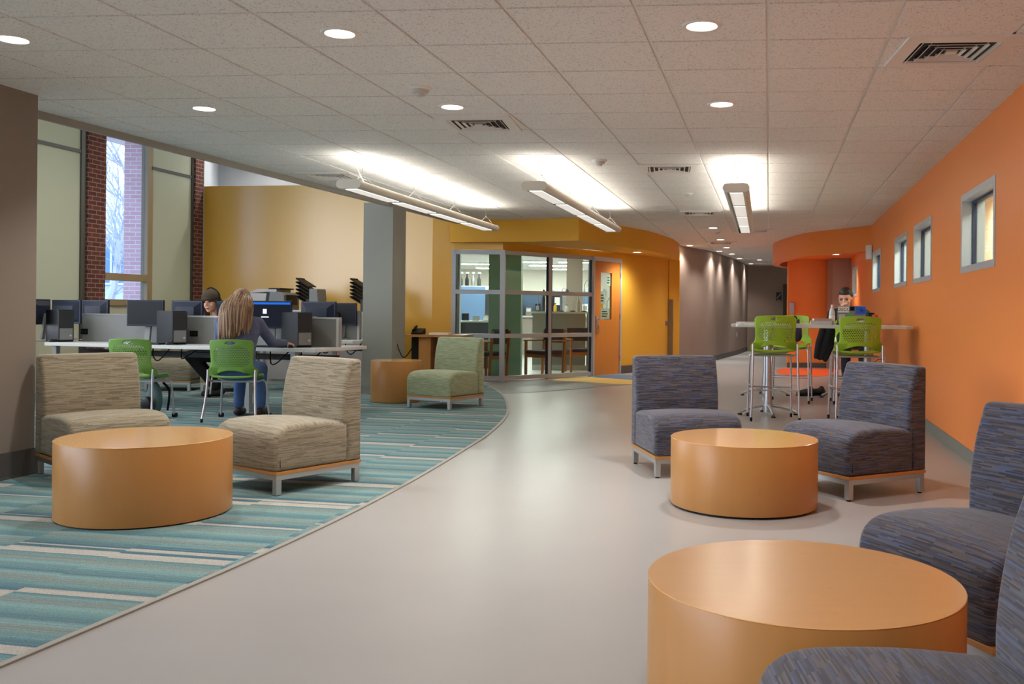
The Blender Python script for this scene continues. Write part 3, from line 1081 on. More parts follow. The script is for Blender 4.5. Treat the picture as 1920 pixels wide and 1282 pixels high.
DL0 = [None]
def downlight_xy(x, y, label, z=CEIL, w=None, ang=125, r=.085):
    grp = 'recessed ceiling downlights'
    if DL0[0] is None:
        t = thing('recessed_downlight', label, 'ceiling light', (x, y, z), 0, grp)
        bm = NB()
        lathe(bm, [(.076, -.002), (.082, -.007), (.100, -.006), (.104, -.0005), (.104, .002), (.076, .002), (.076, -.002)], 40)
        obj('trim_ring', bm, M['white'], t)
        bm = NB()
        lathe(bm, [(0, -.001), (.077, -.001), (.077, .001), (0, .001)], 40)
        obj('lens', bm, M['lamp'], t)
        DL0[0] = t
    else:
        t = dup(DL0[0], (x, y, z), 0, label, grp)
    spot('lamp', (0, 0, -.03), DOWN_W if w is None else w, ang, parent=t, r=.07)
    return t

for u, v, lab in ((24, 73, 'round downlight in the ceiling corner above the dark column'),
                  (637, 62, 'round downlight well in front of the mid ceiling smoke detector'),
                  (1316, 48, 'large round downlight nearest the big square vent by the orange wall'),
                  (383, 203, 'round downlight closest to the ceiling edge by the brick window'),
                  (848, 200, 'round downlight just in front of the dark slotted vent'),
                  (1353, 195, 'round downlight in front of the pendant near the orange wall')):
    downlight(u, v, lab)
for u, v, lab in ((1337, 427, 'small far downlight first in the hall beyond the pendant'),
                  (1351, 449, 'small far downlight second along the hall ceiling'),
                  (1362, 464, 'small far downlight third along the hall ceiling'),
                  (1372, 476, 'small far downlight fourth along the hall ceiling')):
    downlight(u, v, lab, w=15)
downlight(1424, 487, 'small far downlight in front of the dark end wall of the hall', w=12)
downlight_xy(.95, 17.75, 'small downlight under the yellow soffit over the office door', z=2.334, w=34, ang=150)
downlight_xy(5.0, 18.8, 'small downlight under the curved orange soffit', z=2.40, w=30)
for (x, y, lab) in ((2.30, 20.95, 'wall washing downlight beside the yellow pilaster'), (3.22, 22.75, 'wall washing downlight over the first pale scallop on the taupe wall'),
                    (4.2, 25.75, 'wall washing downlight over the second pale scallop on the taupe wall'), (4.98, 28.4, 'wall washing downlight over the last pale scallop on the taupe wall')):
    downlight_xy(x, y, lab, w=70 if y > 21 else 10, ang=46)
# the same grid of downlights carries on behind the camera
for (x, y) in ((-2.4, 1.6), (.2, 1.2), (-2.8, -1.5), (0, -1.5)):
    downlight_xy(x, y, 'round downlight in the ceiling behind the viewpoint', w=20)
for (x, y) in ((-5.4, 9.0), (-5.6, 12.2), (-4.6, 13.6), (-6.0, 17.0)):  # unseen lamps added to brighten desks, yellow wall and grey upper wall
    downlight_xy(x, y, 'unseen downlight added high up to brighten the desks and walls', z=4.695, w=70, ang=140)

VENT0 = [None]
def vent(u, v, label):
    p = atz(u, v, CEIL)
    i = GO + GA * 0
    a = math.atan2(GA.y, GA.x)
    if VENT0[0] is None:
        t = thing('air_vent', label, 'air vent', (p.x, p.y, CEIL), a, 'square ceiling air vents')
        bm = NB()
        s, h = .305, .16
        for x0, x1, y0, y1 in ((-s, s, -s, -h - .04), (-s, s, h + .04, s), (-s, -h - .06, -h - .04, h + .04), (h + .06, s, -h - .04, h + .04)):
            quad_box(bm, x0, y0, -.012, x1, y1, .001)
        obj('frame', bm, M['white'], t, smooth=0)
        bm = NB(); quad_box(bm, -.23, -.21, -.0025, .23, .21, -.001); obj('backing', bm, M['black'], t, smooth=0)
        for k in range(4):
            q = .215 - k * .048
            bm = NB()
            w = .018
            for sgn in (-1, 1):
                box(bm, (0, sgn * (q - .012), -.010), (2 * q, .003, w), 0, rx=R(-66) if sgn < 0 else R(28))
                box(bm, (sgn * (q - .012), 0, -.010), (.003, 2 * q, w), 0, ry=-sgn * R(35))
            obj('louver_ring', bm, M['white'], t, smooth=0)
        bm = NB(); quad_box(bm, -.03, -.03, -.014, .03, .03, -.004); obj('center_plate', bm, M['white'], t, smooth=0)
        VENT0[0] = t
        return t
    return dup(VENT0[0], (p.x, p.y, CEIL), a, label, 'square ceiling air vents')
vent(1783, 95, 'large square louvered vent close to the orange wall')
vent(898, 232, 'square louvered vent beside the downlight in mid ceiling')
vent(1255, 316, 'square louvered vent between two lit pendants')
vent(1312, 399, 'far square vent behind the pendants toward the hall')
vent(622, 330, 'square vent behind the pendant beside the ceiling edge')
vent(1352, 455, 'far square vent between the hall downlights')
vent(1416, 432, 'far vent just past the end of the pendant by the orange wall')

DET0 = [None]
def detector(u, v, label, s=1.0):
    p = atz(u, v, CEIL)
    if DET0[0] is None:
        t = thing('smoke_detector', label, 'smoke detector', (p.x, p.y, CEIL), 0, 'ceiling detectors')
        bm = NB(); lathe(bm, [(0, .003), (.075, .003), (.075, -.012), (.066, -.018), (0, -.018)], 32); obj('base', bm, M['white'], t)
        bm = NB(); lathe(bm, [(.058, -.018), (.052, -.038), (.030, -.045), (.026, -.058), (0, -.060)], 32); obj('sensor', bm, M['lightgrey'], t)
        DET0[0] = t
        return t
    t = dup(DET0[0], (p.x, p.y, CEIL), 0, label, 'ceiling detectors')
    t.scale = (s, s, s)
    return t
detector(788, 164, 'round smoke detector in front of the mid ceiling downlight')
detector(1124, 300, 'cone shaped smoke detector between two pendants')
detector(1290, 362, 'small flat detector further back beside the pendant near the orange wall', .8)
detector(1345, 434, 'small dark detector among the hall downlights', .8)

# pendants
PD = Vector((.19, 1, 0)).normalized()
PA = math.atan2(PD.y, PD.x)
def pendant(u, v, label):
    p = at(u, v, 8.95)
    z = 2.40
    if PEN[0] is not None:
        return dup(PEN[0], (p.x, p.y, z), PA, label, 'linear pendant lights')
    t = thing('pendant_light', label, 'pendant light', (p.x, p.y, z), PA, 'linear pendant lights')
    L = 4.75
    # cross section (y across, z up) of the housing: a flattened tube, open on top and along the lens
    w, h = .125, .040
    prof = []
    for k in range(0, 13):
        a = -PI / 2 + PI * k / 12
        prof.append((w - h + h * math.cos(a), h * math.sin(a)))
    prof = prof + [(.06, h + .002), (-.06, h + .002)] + [(-y, zz) for y, zz in reversed(prof)]
    prof += [(-.058, -h - .001), (.058, -h - .001)]
    bm = NB()
    ringA = [bm.verts.new((0.02, y, zz)) for y, zz in prof]
    ringB = [bm.verts.new((L - .02, y, zz)) for y, zz in prof]
    m = len(prof)
    for k in range(m):
        j = (k + 1) % m
        if j == 0:
            continue
        bm.faces.new((ringA[k], ringA[j], ringB[j], ringB[k]))
    bm.faces.new(ringA); bm.faces.new(ringB)
    obj('housing', bm, M['fixture'], t, smooth=40)
    for x in (0, L - .02):
        bm = NB()
        a = [bm.verts.new((x, y * 1.02, zz * 1.06)) for y, zz in prof]; b = [bm.verts.new((x + .02, y * 1.02, zz * 1.06)) for y, zz in prof]
        bm.faces.new(a); bm.faces.new(list(reversed(b)))
        for k in range(m):
            bm.faces.new((a[k], b[k], b[(k + 1) % m], a[(k + 1) % m]))
        obj('end_cap', bm, M['fixture'], t, smooth=40)
    bm = NB(); quad_box(bm, .06, -.058, h + .003, L - .06, .058, h + .006)
    obj('uplight_lens', bm, M['pend_up'], t, smooth=0)
    for k in range(4):
        x0 = .06 + k * (L - .1) / 4
        x1 = x0 + (L - .1) / 4 - .11
        bm = NB(); quad_box(bm, x0, -.062, -h - .004, x1, .062, -h - .0015)
        ln = obj('lens', bm, M['pend_dn'], t, smooth=0)
        bm = NB()
        n = 26
        for q in range(1, n):
            xx = x0 + (x1 - x0) * q / n
            quad_box(bm, xx - .003, -.062, -h - .010, xx + .003, .062, -h - .004)
        obj('baffle', bm, M['white'], ln, smooth=0)
    for x, cord in ((.32, True), (1.7, False), (3.1, False), (4.5, False)):
        bm = NB()
        lathe(bm, [(0, CEIL - z), (.055, CEIL - z), (.055, CEIL - z - .012), (.02, CEIL - z - .018), (0, CEIL - z - .018)], 24, c=(x, 0, 0))
        obj('canopy', bm, M['white'], t)
        bm = NB()
        tube(bm, [(x, 0, CEIL - z - .01), (x, 0, .14)], .0022, 6)
        tube(bm, [(x, 0, .145), (x - .0, .10, h + .004)], .0018, 6); tube(bm, [(x, 0, .145), (x, -.10, h + .004)], .0018, 6)
        ball(bm, (x, 0, .143), .007, seg=8)
        obj('cable', bm, M['steel'], t)
        if cord:
            bm = NB()
            tube(bm, spline([(x - .03, .02, CEIL - z - .01), (x - .05, .03, .20), (x - .02, .01, .12), (x + .02, -.02, h + .004)], 6), .005, 6)
            obj('power_cord', bm, M['lightgrey'], t)
    PEN[0] = t
    return t
PEN = [None]
pendant(1001, 355, 'long lit pendant in the middle, over the grey walkway')
pendant(653, 353, 'long lit pendant beside the ceiling edge and yellow wall')
pendant(1380, 355, 'long lit pendant seen end on, toward the orange wall')

# strip lights behind the glass
def sxy(u, v):
    q = atz(u, v, CEIL - .05)
    return q.x, q.y
for k, (x, y) in enumerate((sxy(893, 495), sxy(926, 503), sxy(992, 491), sxy(1028, 498), sxy(1060, 505), sxy(1086, 492), (-2.4, 19.4), (-1.0, 19.2), (-2.6, 23.0), (-.6, 23.0), (-4.6, 26.5), (.9, 25.0), (1.3, 29.5))):  # last two strips added to brighten what shows in the door glass
    if k == 0:
        t = thing('strip_light', 'white strip light on the ceiling behind the glass front', 'strip light', (x, y, CEIL), 0, 'office strip lights')
        bm = NB(); quad_box(bm, -.62, -.15, -.05, .62, .15, 0); obj('housing', bm, M['white'], t, smooth=0)
        bm = NB(); quad_box(bm, -.6, -.13, -.058, .6, .13, -.05); obj('lens', bm, M['strip'], t, smooth=0)
        st0 = t
    else:
        dup(st0, (x, y, CEIL), 0, 'white strip light on the ceiling behind the glass front', 'office strip lights')
for k, y in enumerate((5.5, 8.5, 11.5, 14.5, 17.5)):
    dup(st0, (XW(y) + .68, y, CEIL - .004), AW, 'white strip light in the corridor behind the orange wall', 'corridor strip lights')

# ================================================================== LOUNGE FURNITURE
def loft(bm, prof, W, r, crown=0.0, zc=0.35, k=6, n=14, cx=0.0):
    """closed side profile (y,z) swept across X with rounded ends; UV map in metres"""
    uvl = bm.loops.layers.uv.new('UVMap')
    P = [Vector(p) for p in prof]
    m = len(P)
    area = sum(P[i].x * P[(i + 1) % m].y - P[(i + 1) % m].x * P[i].y for i in range(m))
    nor = []
    for i in range(m):
        a = (P[i] - P[i - 1]).normalized(); b = (P[(i + 1) % m] - P[i]).normalized()
        t = (a + b).normalized()
        nv = Vector((t.y, -t.x)) * (1 if area > 0 else -1)
        c = max(.5, math.sqrt(max(0, (1 + a.dot(b)) / 2)))
        nor.append(nv / c)
    arc = [0]
    for i in range(m):
        arc.append(arc[-1] + (P[(i + 1) % m] - P[i]).length)
    xs = []
    for i in range(k + 1):
        a = PI / 2 * i / k
        xs.append((-W / 2 + r - r * math.cos(a) if False else -W / 2 + r * (1 - math.sin(PI / 2 - a) if False else 1 - math.cos(a)), r * (1 - math.sin(a))))
    xs += [(-W / 2 + r + (W - 2 * r) * i / n, 0) for i in range(1, n)]
    xs += [(-x, d) for x, d in reversed(xs[:k + 1])]
    rings = []
    for x, d in xs:
        ring = []
        for p, nv in zip(P, nor):
            q = p - nv * d
            z = q.y
            f = max(0.0, min(1.0, (z - zc) / .08))
            z += crown * f * (1 - (2 * x / W) ** 2)
            ring.append(bm.verts.new((cx + x, q.x, z)))
        rings.append(ring)
    for i in range(len(rings) - 1):
        A, B = rings[i], rings[i + 1]
        for j in range(m):
            jj = (j + 1) % m
            f = bm.faces.new((A[j], A[jj], B[jj], B[j]))
            for lp in f.loops:
                vi = lp.vert
                jx = j if vi in (A[j], B[j]) else j + 1
                lp[uvl].uv = (vi.co.x, arc[jx])
            if i < k or i >= len(rings) - 1 - k:
                for lp in f.loops:
                    if i < 2 or i >= len(rings) - 3:
                        lp[uvl].uv = (lp.vert.co.y, lp.vert.co.z)
    for ring in (rings[0], rings[-1]):
        f = bm.faces.new(ring)
        for lp in f.loops:
            lp[uvl].uv = (lp.vert.co.y, lp.vert.co.z)

CW, CD, CH = .672, .706, .853
LC = {}
def smoothprof(pts, k=5):
    """round a profile given as (y,z,smooth?)"""
    return [(p.x, p.y) for p in spline([(a, b, 0) for a, b in pts], k)]
def lounge(x, y, deg, fab, label, group):
    if fab in LC:
        return dup(LC[fab], (x, y, 0), R(deg), label, group)
    if LC:
        t = dup(list(LC.values())[0], (x, y, 0), R(deg), label, group)
        for ch in t.children:
            if ch.name.split('.')[0] in ('seat', 'backrest'):
                ch.data = ch.data.copy()
                ch.data.materials[0] = M[fab]
        LC[fab] = t
        return t
    t = thing('lounge_chair', label, 'lounge chair', (x, y, 0), R(deg), group)
    h = CD / 2
    zb = .158
    seat = [(-h + .12, zb), (h - .012, zb)] + smoothprof([(h - .004, zb + .01), (h + .002, .24), (h, .34), (h - .02, .395), (h - .07, .432), (h - .16, .447), (h - .34, .448), (-h + .16, .432)], 5) + [(-h + .12, .42)]
    bm = NB(); loft(bm, seat, CW, .034, .014, .36); obj('seat', bm, M[fab], t, smooth=50)
    back = [(-h, zb)] + [(-h + .128, zb), (-h + .130, .40)] + smoothprof([(-h + .172, .432), (-h + .172, .50), (-h + .162, .60), (-h + .138, .72), (-h + .108, .81), (-h + .095, .842), (-h + .075, .853), (-h + .03, .853), (-h + .004, .843), (-h, .81)], 5)
    bm = NB(); loft(bm, back, CW, .028, .006, .80); obj('backrest', bm, M[fab], t, smooth=50)
    bm = NB(); quad_box(bm, -CW / 2 + .004, -h + .002, .136, CW / 2 - .004, h - .006, zb); obj('wood_plinth', bm, M['maple'], t, smooth=0, bevel=.003)
    bm = NB()
    a, b = CW / 2 - .01, h - .012
    for q in ((-a, -b, a, -b + .03), (-a, b - .03, a, b), (-a, -b + .03, -a + .03, b - .03), (a - .03, -b + .03, a, b - .03)):
        quad_box(bm, q[0], q[1], .104, q[2], q[3], .136)
    obj('rail', bm, M['silver'], t, smooth=0)
    for sx in (-1, 1):
        for sy in (-1, 1):
            bm = NB(); cx, cy = sx * (a - .02), sy * (b - .02)
            quad_box(bm, cx - .02, cy - .02, .010, cx + .02, cy + .02, .104)
            lg = obj('leg', bm, M['silver'], t, smooth=0, bevel=.002)
            bm = NB(); lathe(bm, [(0, 0), (.014, 0), (.014, .011), (0, .011)], 16, c=(cx, cy, 0)); obj('glide', bm, M['black'], lg)
    LC[fab] = t
    return t

lounge(-3.432, 6.645, 227.5, 'beige', 'oatmeal lounge chair beside the dark column', 'oatmeal lounge chairs')
lounge(-2.03, 6.389, 145, 'beige', 'oatmeal lounge chair standing free at the carpet edge, side turned to the walkway', 'oatmeal lounge chairs')
lounge(-1.736, 11.557, 151, 'green_fab', 'pale green lounge chair in front of the glass office', None)
lounge(.76, 7.133, 191.3, 'blue_fab', 'navy grey lounge chair alone on the walkway side of the middle drum table', 'navy lounge chairs')
lounge(1.828, 6.407, 118.6, 'blue_fab', 'navy grey lounge chair between the middle drum table and the orange wall', 'navy lounge chairs')
lounge(1.481, 3.355, 111.6, 'blue_fab', 'navy grey lounge chair cut by the frame behind the big round table', 'navy lounge chairs')
lounge(.735, 1.79, 88, 'blue_fab', 'navy grey lounge chair in the bottom corner, mostly out of frame', 'navy lounge chairs')
lounge(-5.15, 13.55, 185, 'green_fab', 'sage lounge chair half hidden under the long desk', None)
lounge(-5.95, 13.6, 180, 'beige', 'oatmeal lounge chair glimpsed under the long desk', None)

def drum(x, y, r, h, label, sx=1.0, grp='maple drum tables'):
    t = thing('drum_table', label, 'table', (x, y, 0), 0, grp)
    bm = NB(); lathe(bm, [(0, 0), (r - .022, 0), (r - .022, .016), (0, .016)], 96, sx=sx); obj('plinth', bm, M['black'], t)
    bm = NB(); lathe(bm, [(r - .03, .014), (r - .001, .014), (r, .018), (r, h - .004), (r - .001, h - .002), (r - .03, h - .002)], 96, sx=sx); obj('side_panel', bm, M['maple'], t)
    bm = NB(); lathe(bm, [(0, h - .003), (r - .001, h - .003), (r + .0008, h - .0015), (r - .001, h), (0, h)], 96, sx=sx); obj('top', bm, M['mapletop'], t)
    return t
p = atz(274, 817.8, .445); drum(p.x, p.y, .475, .445, 'round maple drum table on the striped carpet between the oatmeal chairs')
p = atz(1394.5, 819.5, .42); drum(p.x, p.y, .455, .42, 'round maple drum table on the grey floor between two navy chairs')
p = atz(1503.5, 1082, .43); drum(p.x, p.y, .448, .43, 'largest looking round maple drum table, cut by the bottom edge of the frame')
p = atz(743, 675, .54); drum(p.x, p.y, .325, .54, 'tall narrow maple drum table beside the grey column')

# ================================================================== GREEN CHAIRS
GC0 = {}
def green_chair(kind, x, y, deg, label, group):
    if kind in GC0:
        return dup(GC0[kind], (x, y, 0), R(deg), label, group)
    stool = kind == 'stool'
    Sz = .755 if stool else .45
    G, GP = (M['green'], M['green_perf']) if stool else (M['green2'], M['green2_perf'])
    t = thing('bar_stool' if stool else 'task_chair', label, 'bar stool' if stool else 'chair', (x, y, 0), R(deg), group)
    # backrest shell
    hw_t = [(.03, .258), (.085, .262), (.105, .255), (.12, .236), (.145, .221), (.20, .218), (.27, .222), (.34, .229), (.38, .228), (.405, .216), (.42, .185)]
    def hw(z):
        for (a, b), (c, d) in zip(hw_t, hw_t[1:]):
            if z <= c:
                return b + (d - b) * (z - a) / (c - a)
        return hw_t[-1][1]
    bm = NB(); uvl = bm.loops.layers.uv.new('UVMap')
    NX, NZ = 36, 40
    g = []
    for j in range(NZ + 1):
        rowv = []
        for i in range(NX + 1):
            s = -1 + 2 * i / NX
            tt = j / NZ
            xx = s * hw(.03 + .39 * tt)
            zlo = .03 + .062 * max(0, 1 - (xx / .20) ** 2)
            ztop = .42 - .012 * abs(s) ** 3
            z = zlo + (ztop - zlo) * tt
            xx = s * hw(z)
            yy = -.205 + .055 * (xx / .25) ** 2 - .10 * max(0, z - .05) + (.06 * max(0, .12 - z) / .12 if abs(s) > .5 else 0)
            rowv.append(bm.verts.new((xx, yy, Sz + z)))
        g.append(rowv)
    for j in range(NZ):
        for i in range(NX):
            q = (g[j][i], g[j][i + 1], g[j + 1][i + 1], g[j + 1][i])
            c = sum((v.co for v in q), Vector()) / 4
            if (c.x / .050) ** 2 + ((c.z - Sz - .380) / .017) ** 2 < 1:
                continue
            f = bm.faces.new(q)
            for lp in f.loops:
                lp[uvl].uv = (lp.vert.co.x, lp.vert.co.z - Sz)
    o = obj('backrest', bm, GP, t, smooth=60, fixn=True)
    md = o.modifiers.new('thickness', 'SOLIDIFY'); md.thickness = .010; md.offset = 0
    # seat shell
    bm = NB()
    N = 16
    g = []
    for j in range(N + 1):
        rowv = []
        for i in range(N + 1):
            a, b = -1 + 2 * i / N, -1 + 2 * j / N
            k = .30
            xx = a * math.sqrt(1 - k * b * b / 2) * 1.08
            yy = b * math.sqrt(1 - k * a * a / 2) * 1.08
            z = .012 * (xx * xx) + .01 - (.035 * max(0, yy - .55) ** 2 * 4) - .012 * (1 - xx * xx) * (1 - yy * yy)
            rowv.append(bm.verts.new((xx * .215, yy * .205 + .01, Sz + z)))
        g.append(rowv)
    for j in range(N):
        for i in range(N):
            bm.faces.new((g[j][i], g[j][i + 1], g[j + 1][i + 1], g[j + 1][i]))
    o = obj('seat', bm, G, t, smooth=60)
    md = o.modifiers.new('thickness', 'SOLIDIFY'); md.thickness = .022; md.offset = 1
    # frame under the seat
    bm = NB()
    for s in (-1, 1):
        tube(bm, [(s * .215, .17, Sz - .03), (s * .23, -.10, Sz - .03), (s * .243, -.17, Sz - .01), (s * .246, -.185, Sz + .07)], .011, 10)
    tube(bm, [(-.22, .10, Sz - .03), (.22, .10, Sz - .03)], .010, 8); tube(bm, [(-.23, -.10, Sz - .03), (.23, -.10, Sz - .03)], .010, 8)
    obj('seat_frame', bm, M['chrome'], t, smooth=60)
    spl = .02 if stool else .03
    for s in (-1, 1):
        for fr in (1, -1):
            bm = NB()
            if fr > 0:
                pts = spline([(s * .215, .14, Sz - .03), (s * .222, .195, Sz - .045), (s * (.226 + spl * .5), .215, Sz - .10), (s * (.23 + spl), .245, .03)], 6)
                ft = (s * (.23 + spl), .245)
            else:
                pts = spline([(s * .246, -.19, Sz + .10), (s * .246, -.20, Sz - .02), (s * (.246 + spl * .4), -.225, Sz * .5), (s * (.246 + spl), -.27 if not stool else -.25, .03)], 6)
                ft = (s * (.246 + spl), -.27 if not stool else -.25)
            tube(bm, pts, .0115, 10)
            lg = obj('leg', bm, M['chrome'], t, smooth=60)
            bm = NB()
            if stool or fr < 0:
                lathe(bm, [(0, 0), (.013, 0), (.014, .045), (0, .045)], 14, c=(ft[0], ft[1], 0)); nm = 'glide'
            else:
                for q in (-.014, .014):
                    tube(bm, [(ft[0] + q - .008, ft[1] + .01, .026), (ft[0] + q + .008, ft[1] + .01, .026)], .026, 16)
                nm = 'caster'
            obj(nm, bm, M['black'], lg)
    if stool:
        bm = NB(); z = .345
        a = .252; b = .235
        tube(bm, [(-a, b, z), (a, b, z)], .009, 8); tube(bm, [(-a - .01, -b, z), (a + .01, -b, z)], .009, 8)
        tube(bm, [(-a, b, z + .04), (-a - .008, -b, z + .04)], .009, 8); tube(bm, [(a, b, z + .04), (a + .008, -b, z + .04)], .009, 8)
        obj('footrest', bm, M['chrome'], t, smooth=60)
    GC0[kind] = t
    return t

# desk chairs
green_chair('task', -3.72, 9.97, 2, 'green perforated task chair with the fair haired woman sitting on it', 'green task chairs')
green_chair('task', -4.75, 9.93, -3, 'empty green perforated task chair with a backpack under it', 'green task chairs')
green_chair('task', -4.86, 12.75, 110, 'green task chair beyond the desk under the woman in the knitted hat', 'green task chairs')
# bar stools: two with their backs to the viewer, two across the table
AT = -11.5
p1 = atz(1458, 787, 0); p2 = atz(1602, 787, 0)
green_chair('stool', 2.115, 10.58, AT + 8, 'lime green bar stool nearest the walkway, back turned, at the high table', 'lime bar stools')
green_chair('stool', 3.02, 10.45, AT + 8, 'lime green bar stool nearest the orange wall, back turned, at the high table', 'lime bar stools')
green_chair('stool', 2.78, 12.66, AT + 175, 'lime green bar stool across the high table with a purple backpack on it', 'lime bar stools')
green_chair('stool', 3.58, 12.55, AT + 180, 'lime green bar stool under the woman at the laptop', 'lime bar stools')

# ================================================================== HIGH TABLES
def high_table(x, y, W, D, label):
    t = thing('high_table', label, 'table', (x, y, 0), R(AT), 'white high tables')
    bm = NB()
    quad_box(bm, 0, 0, 1.036, W, D, 1.07)
    bmesh.ops.bevel(bm, geom=[e for e in bm.edges if abs(e.verts[0].co.z - e.verts[1].co.z) > .01], offset=.07, segments=5, affect='EDGES')
    obj('tabletop', bm, M['laminate'], t, smooth=30, bevel=.004)
    for px in (.42, W - .46):
        bm = NB(); cx, cy = px, D / 2
        lathe(bm, [(0, .03), (.05, .03), (.052, .12), (.046, .22), (.036, .36), (.034, 1.0), (.09, 1.03), (.09, 1.036), (0, 1.036)], 24, c=(cx, cy, 0))
        pd = obj('pedestal', bm, M['chrome'], t, smooth=50)
        for k in range(4):
            a = k * PI / 2 + R(11.5)
            dx, dy = math.cos(a), math.sin(a)
            bm = NB()
            tube(bm, [(cx + dx * r_, cy + dy * r_, z_) for r_, z_ in ((.03, .115), (.14, .10), (.24, .07), (.33, .030))], [.022, .020, .018, .016], 10)
            f_ = obj('foot', bm, M['chrome'], pd, smooth=60)
            bm = NB(); lathe(bm, [(0, 0), (.028, 0), (.024, .016), (0, .016)], 16, c=(cx + dx * .33, cy + dy * .33, 0)); obj('glide', bm, M['black'], f_)
    return t
ea = Vector((math.cos(R(AT)), math.sin(R(AT)))); eb = Vector((-ea.y, ea.x))
HT0 = Vector((1.66, 10.72))
high_table(HT0.x, HT0.y, 2.0, .80, 'white high table holding the laptop and books, end against the orange wall')
high_table(HT0.x + .47, HT0.y + 2.62, 2.0, .70, 'second white high table hidden behind the occupied one')
def ht(a, b):
    q = HT0 + ea * a + eb * b
    return (q.x, q.y, 1.07)
def htu(u, b):
    """point on the near high table at picture column u and depth b"""
    k = (u - CX) / FPX
    q0 = HT0 + eb * b
    a = (k * q0.y - q0.x) / (ea.x - k * ea.y)
    return ht(a, b)

LS = .87
lp = thing('laptop', 'open laptop with a lid full of stickers on the high table', 'laptop', htu(1596, .42), R(AT + 0))
bm = NB(); quad_box(bm, -.185, 0.0, .004, .185, .25, .020); obj('keyboard_base', bm, M['darkgrey'], lp, smooth=0, bevel=.004)
bm = NB(); quad_box(bm, -.185, -.006, 0, .185, .006, .245)
lid = obj('lid', bm, M['midgrey'], lp, loc=(0, -.0, .018), rot=(R(12), 0, 0), smooth=0, bevel=.004)
def stk(x0, x1, z0, z1, mt, nm='sticker'):
    bm = NB(); quad_box(bm, x0, -.0085, z0, x1, -.0062, z1)
    return obj(nm, bm, mt, lid, smooth=0, bevel=.0008)
stk(-.175, -.03, .155, .235, M['paper']); stk(.05, .18, .13, .235, M['bluesticker']); stk(-.165, -.08, .03, .13, M['lightgrey']); stk(-.06, .02, .05, .14, M['greensticker'])
stk(.025, .175, .035, .10, M['paper']); stk(.03, .17, .045, .09, M['black']); stk(-.02, .04, .18, .235, M['black']); stk(.1, .16, .165, .205, M['tealsticker'])
stk(-.1, .18, .004, .03, M['bluesticker'])
text_mesh('lettering', 'OSCC', .062, M['black'], lid, (-.102, -.0090, .195), (PI / 2, 0, 0))
lp.scale = (LS, LS, LS)
b_ = thing('water_bottle', 'clear plastic water bottle with a white label on the high table', 'bottle', htu(1560, .28))
bm = NB(); lathe(bm, [(0, .002), (.032, .002), (.034, .02), (.034, .14), (.028, .17), (.013, .20), (.013, .215), (0, .215)], 24); obj('body', bm, M['bottle'], b_)
bm = NB(); lathe(bm, [(.0348, .05), (.0348, .11)], 24); obj('label_band', bm, M['paper'], b_)
bm = NB(); lathe(bm, [(0, .213), (.015, .213), (.015, .235), (0, .235)], 20); obj('cap', bm, M['white'], b_)
b_ = thing('soda_can', 'red drink can beside the laptop on the high table', 'can', htu(1641, .30))
bm = NB(); lathe(bm, [(0, 0), (.027, 0), (.033, .008), (.033, .115), (.027, .125), (0, .122)], 24); obj('body', bm, M['red'], b_)
bm = NB(); lathe(bm, [(.0334, .045), (.0334, .075)], 24); obj('label_band', bm, M['paper'], b_)
b_ = thing('travel_mug', 'small dark mug with a printed band beside the red can', 'mug', htu(1633, .50))
bm = NB(); lathe(bm, [(0, 0), (.034, 0), (.038, .13), (.036, .132), (0, .13)], 24); obj('body', bm, M['darkgrey'], b_)
bm = NB(); lathe(bm, [(.0372, .05), (.0385, .10)], 24); obj('label_band', bm, M['greensticker'], b_)
bm = NB(); lathe(bm, [(0, .130), (.04, .130), (.04, .145), (0, .148)], 24); obj('lid', bm, M['black'], b_)
for k, (u, b, z, w, dpt, h, lab) in enumerate(((1539, .30, 0, .235, .28, .048, 'thick white book at the bottom of the pile on the high table'), (1541, .34, .048, .20, .25, .026, 'thin pale book on top of the thick white book'))):
    q = htu(u, b)
    t = thing('book', lab, 'book', (q[0], q[1], q[2] + z), R(AT + 4 * k), None)
    bm = NB(); quad_box(bm, -w / 2 + .006, -dpt / 2 + .004, .003, w / 2 - .006, dpt / 2 - .004, h - .003); obj('pages', bm, M['paper'], t, smooth=0)
    bm = NB()
    quad_box(bm, -w / 2, -dpt / 2, 0, w / 2, dpt / 2, .003); quad_box(bm, -w / 2, -dpt / 2, h - .003, w / 2, dpt / 2, h); quad_box(bm, -w / 2, -dpt / 2, 0, w / 2, -dpt / 2 + .003, h)
    obj('cover', bm, M['lightgrey'] if k == 0 else pm('dusty_pink_cover', (190, 160, 150), .6), t, smooth=0)
q = htu(1514, .35)
t = thing('open_notebook', 'open white notebook lying flat beside the books on the high table', 'notebook', q, R(AT + 12))
bm = NB()
for s in (-1, 1):
    quad_box(bm, min(0, s * .19), -.12, 0, max(0, s * .19), .12, .010)
obj('pages', bm, M['paper'], t, smooth=0, bevel=.003)
bm = NB(); quad_box(bm, -.195, -.125, -.0, .195, .125, .003); obj('cover', bm, M['darkgrey'], t, smooth=0)

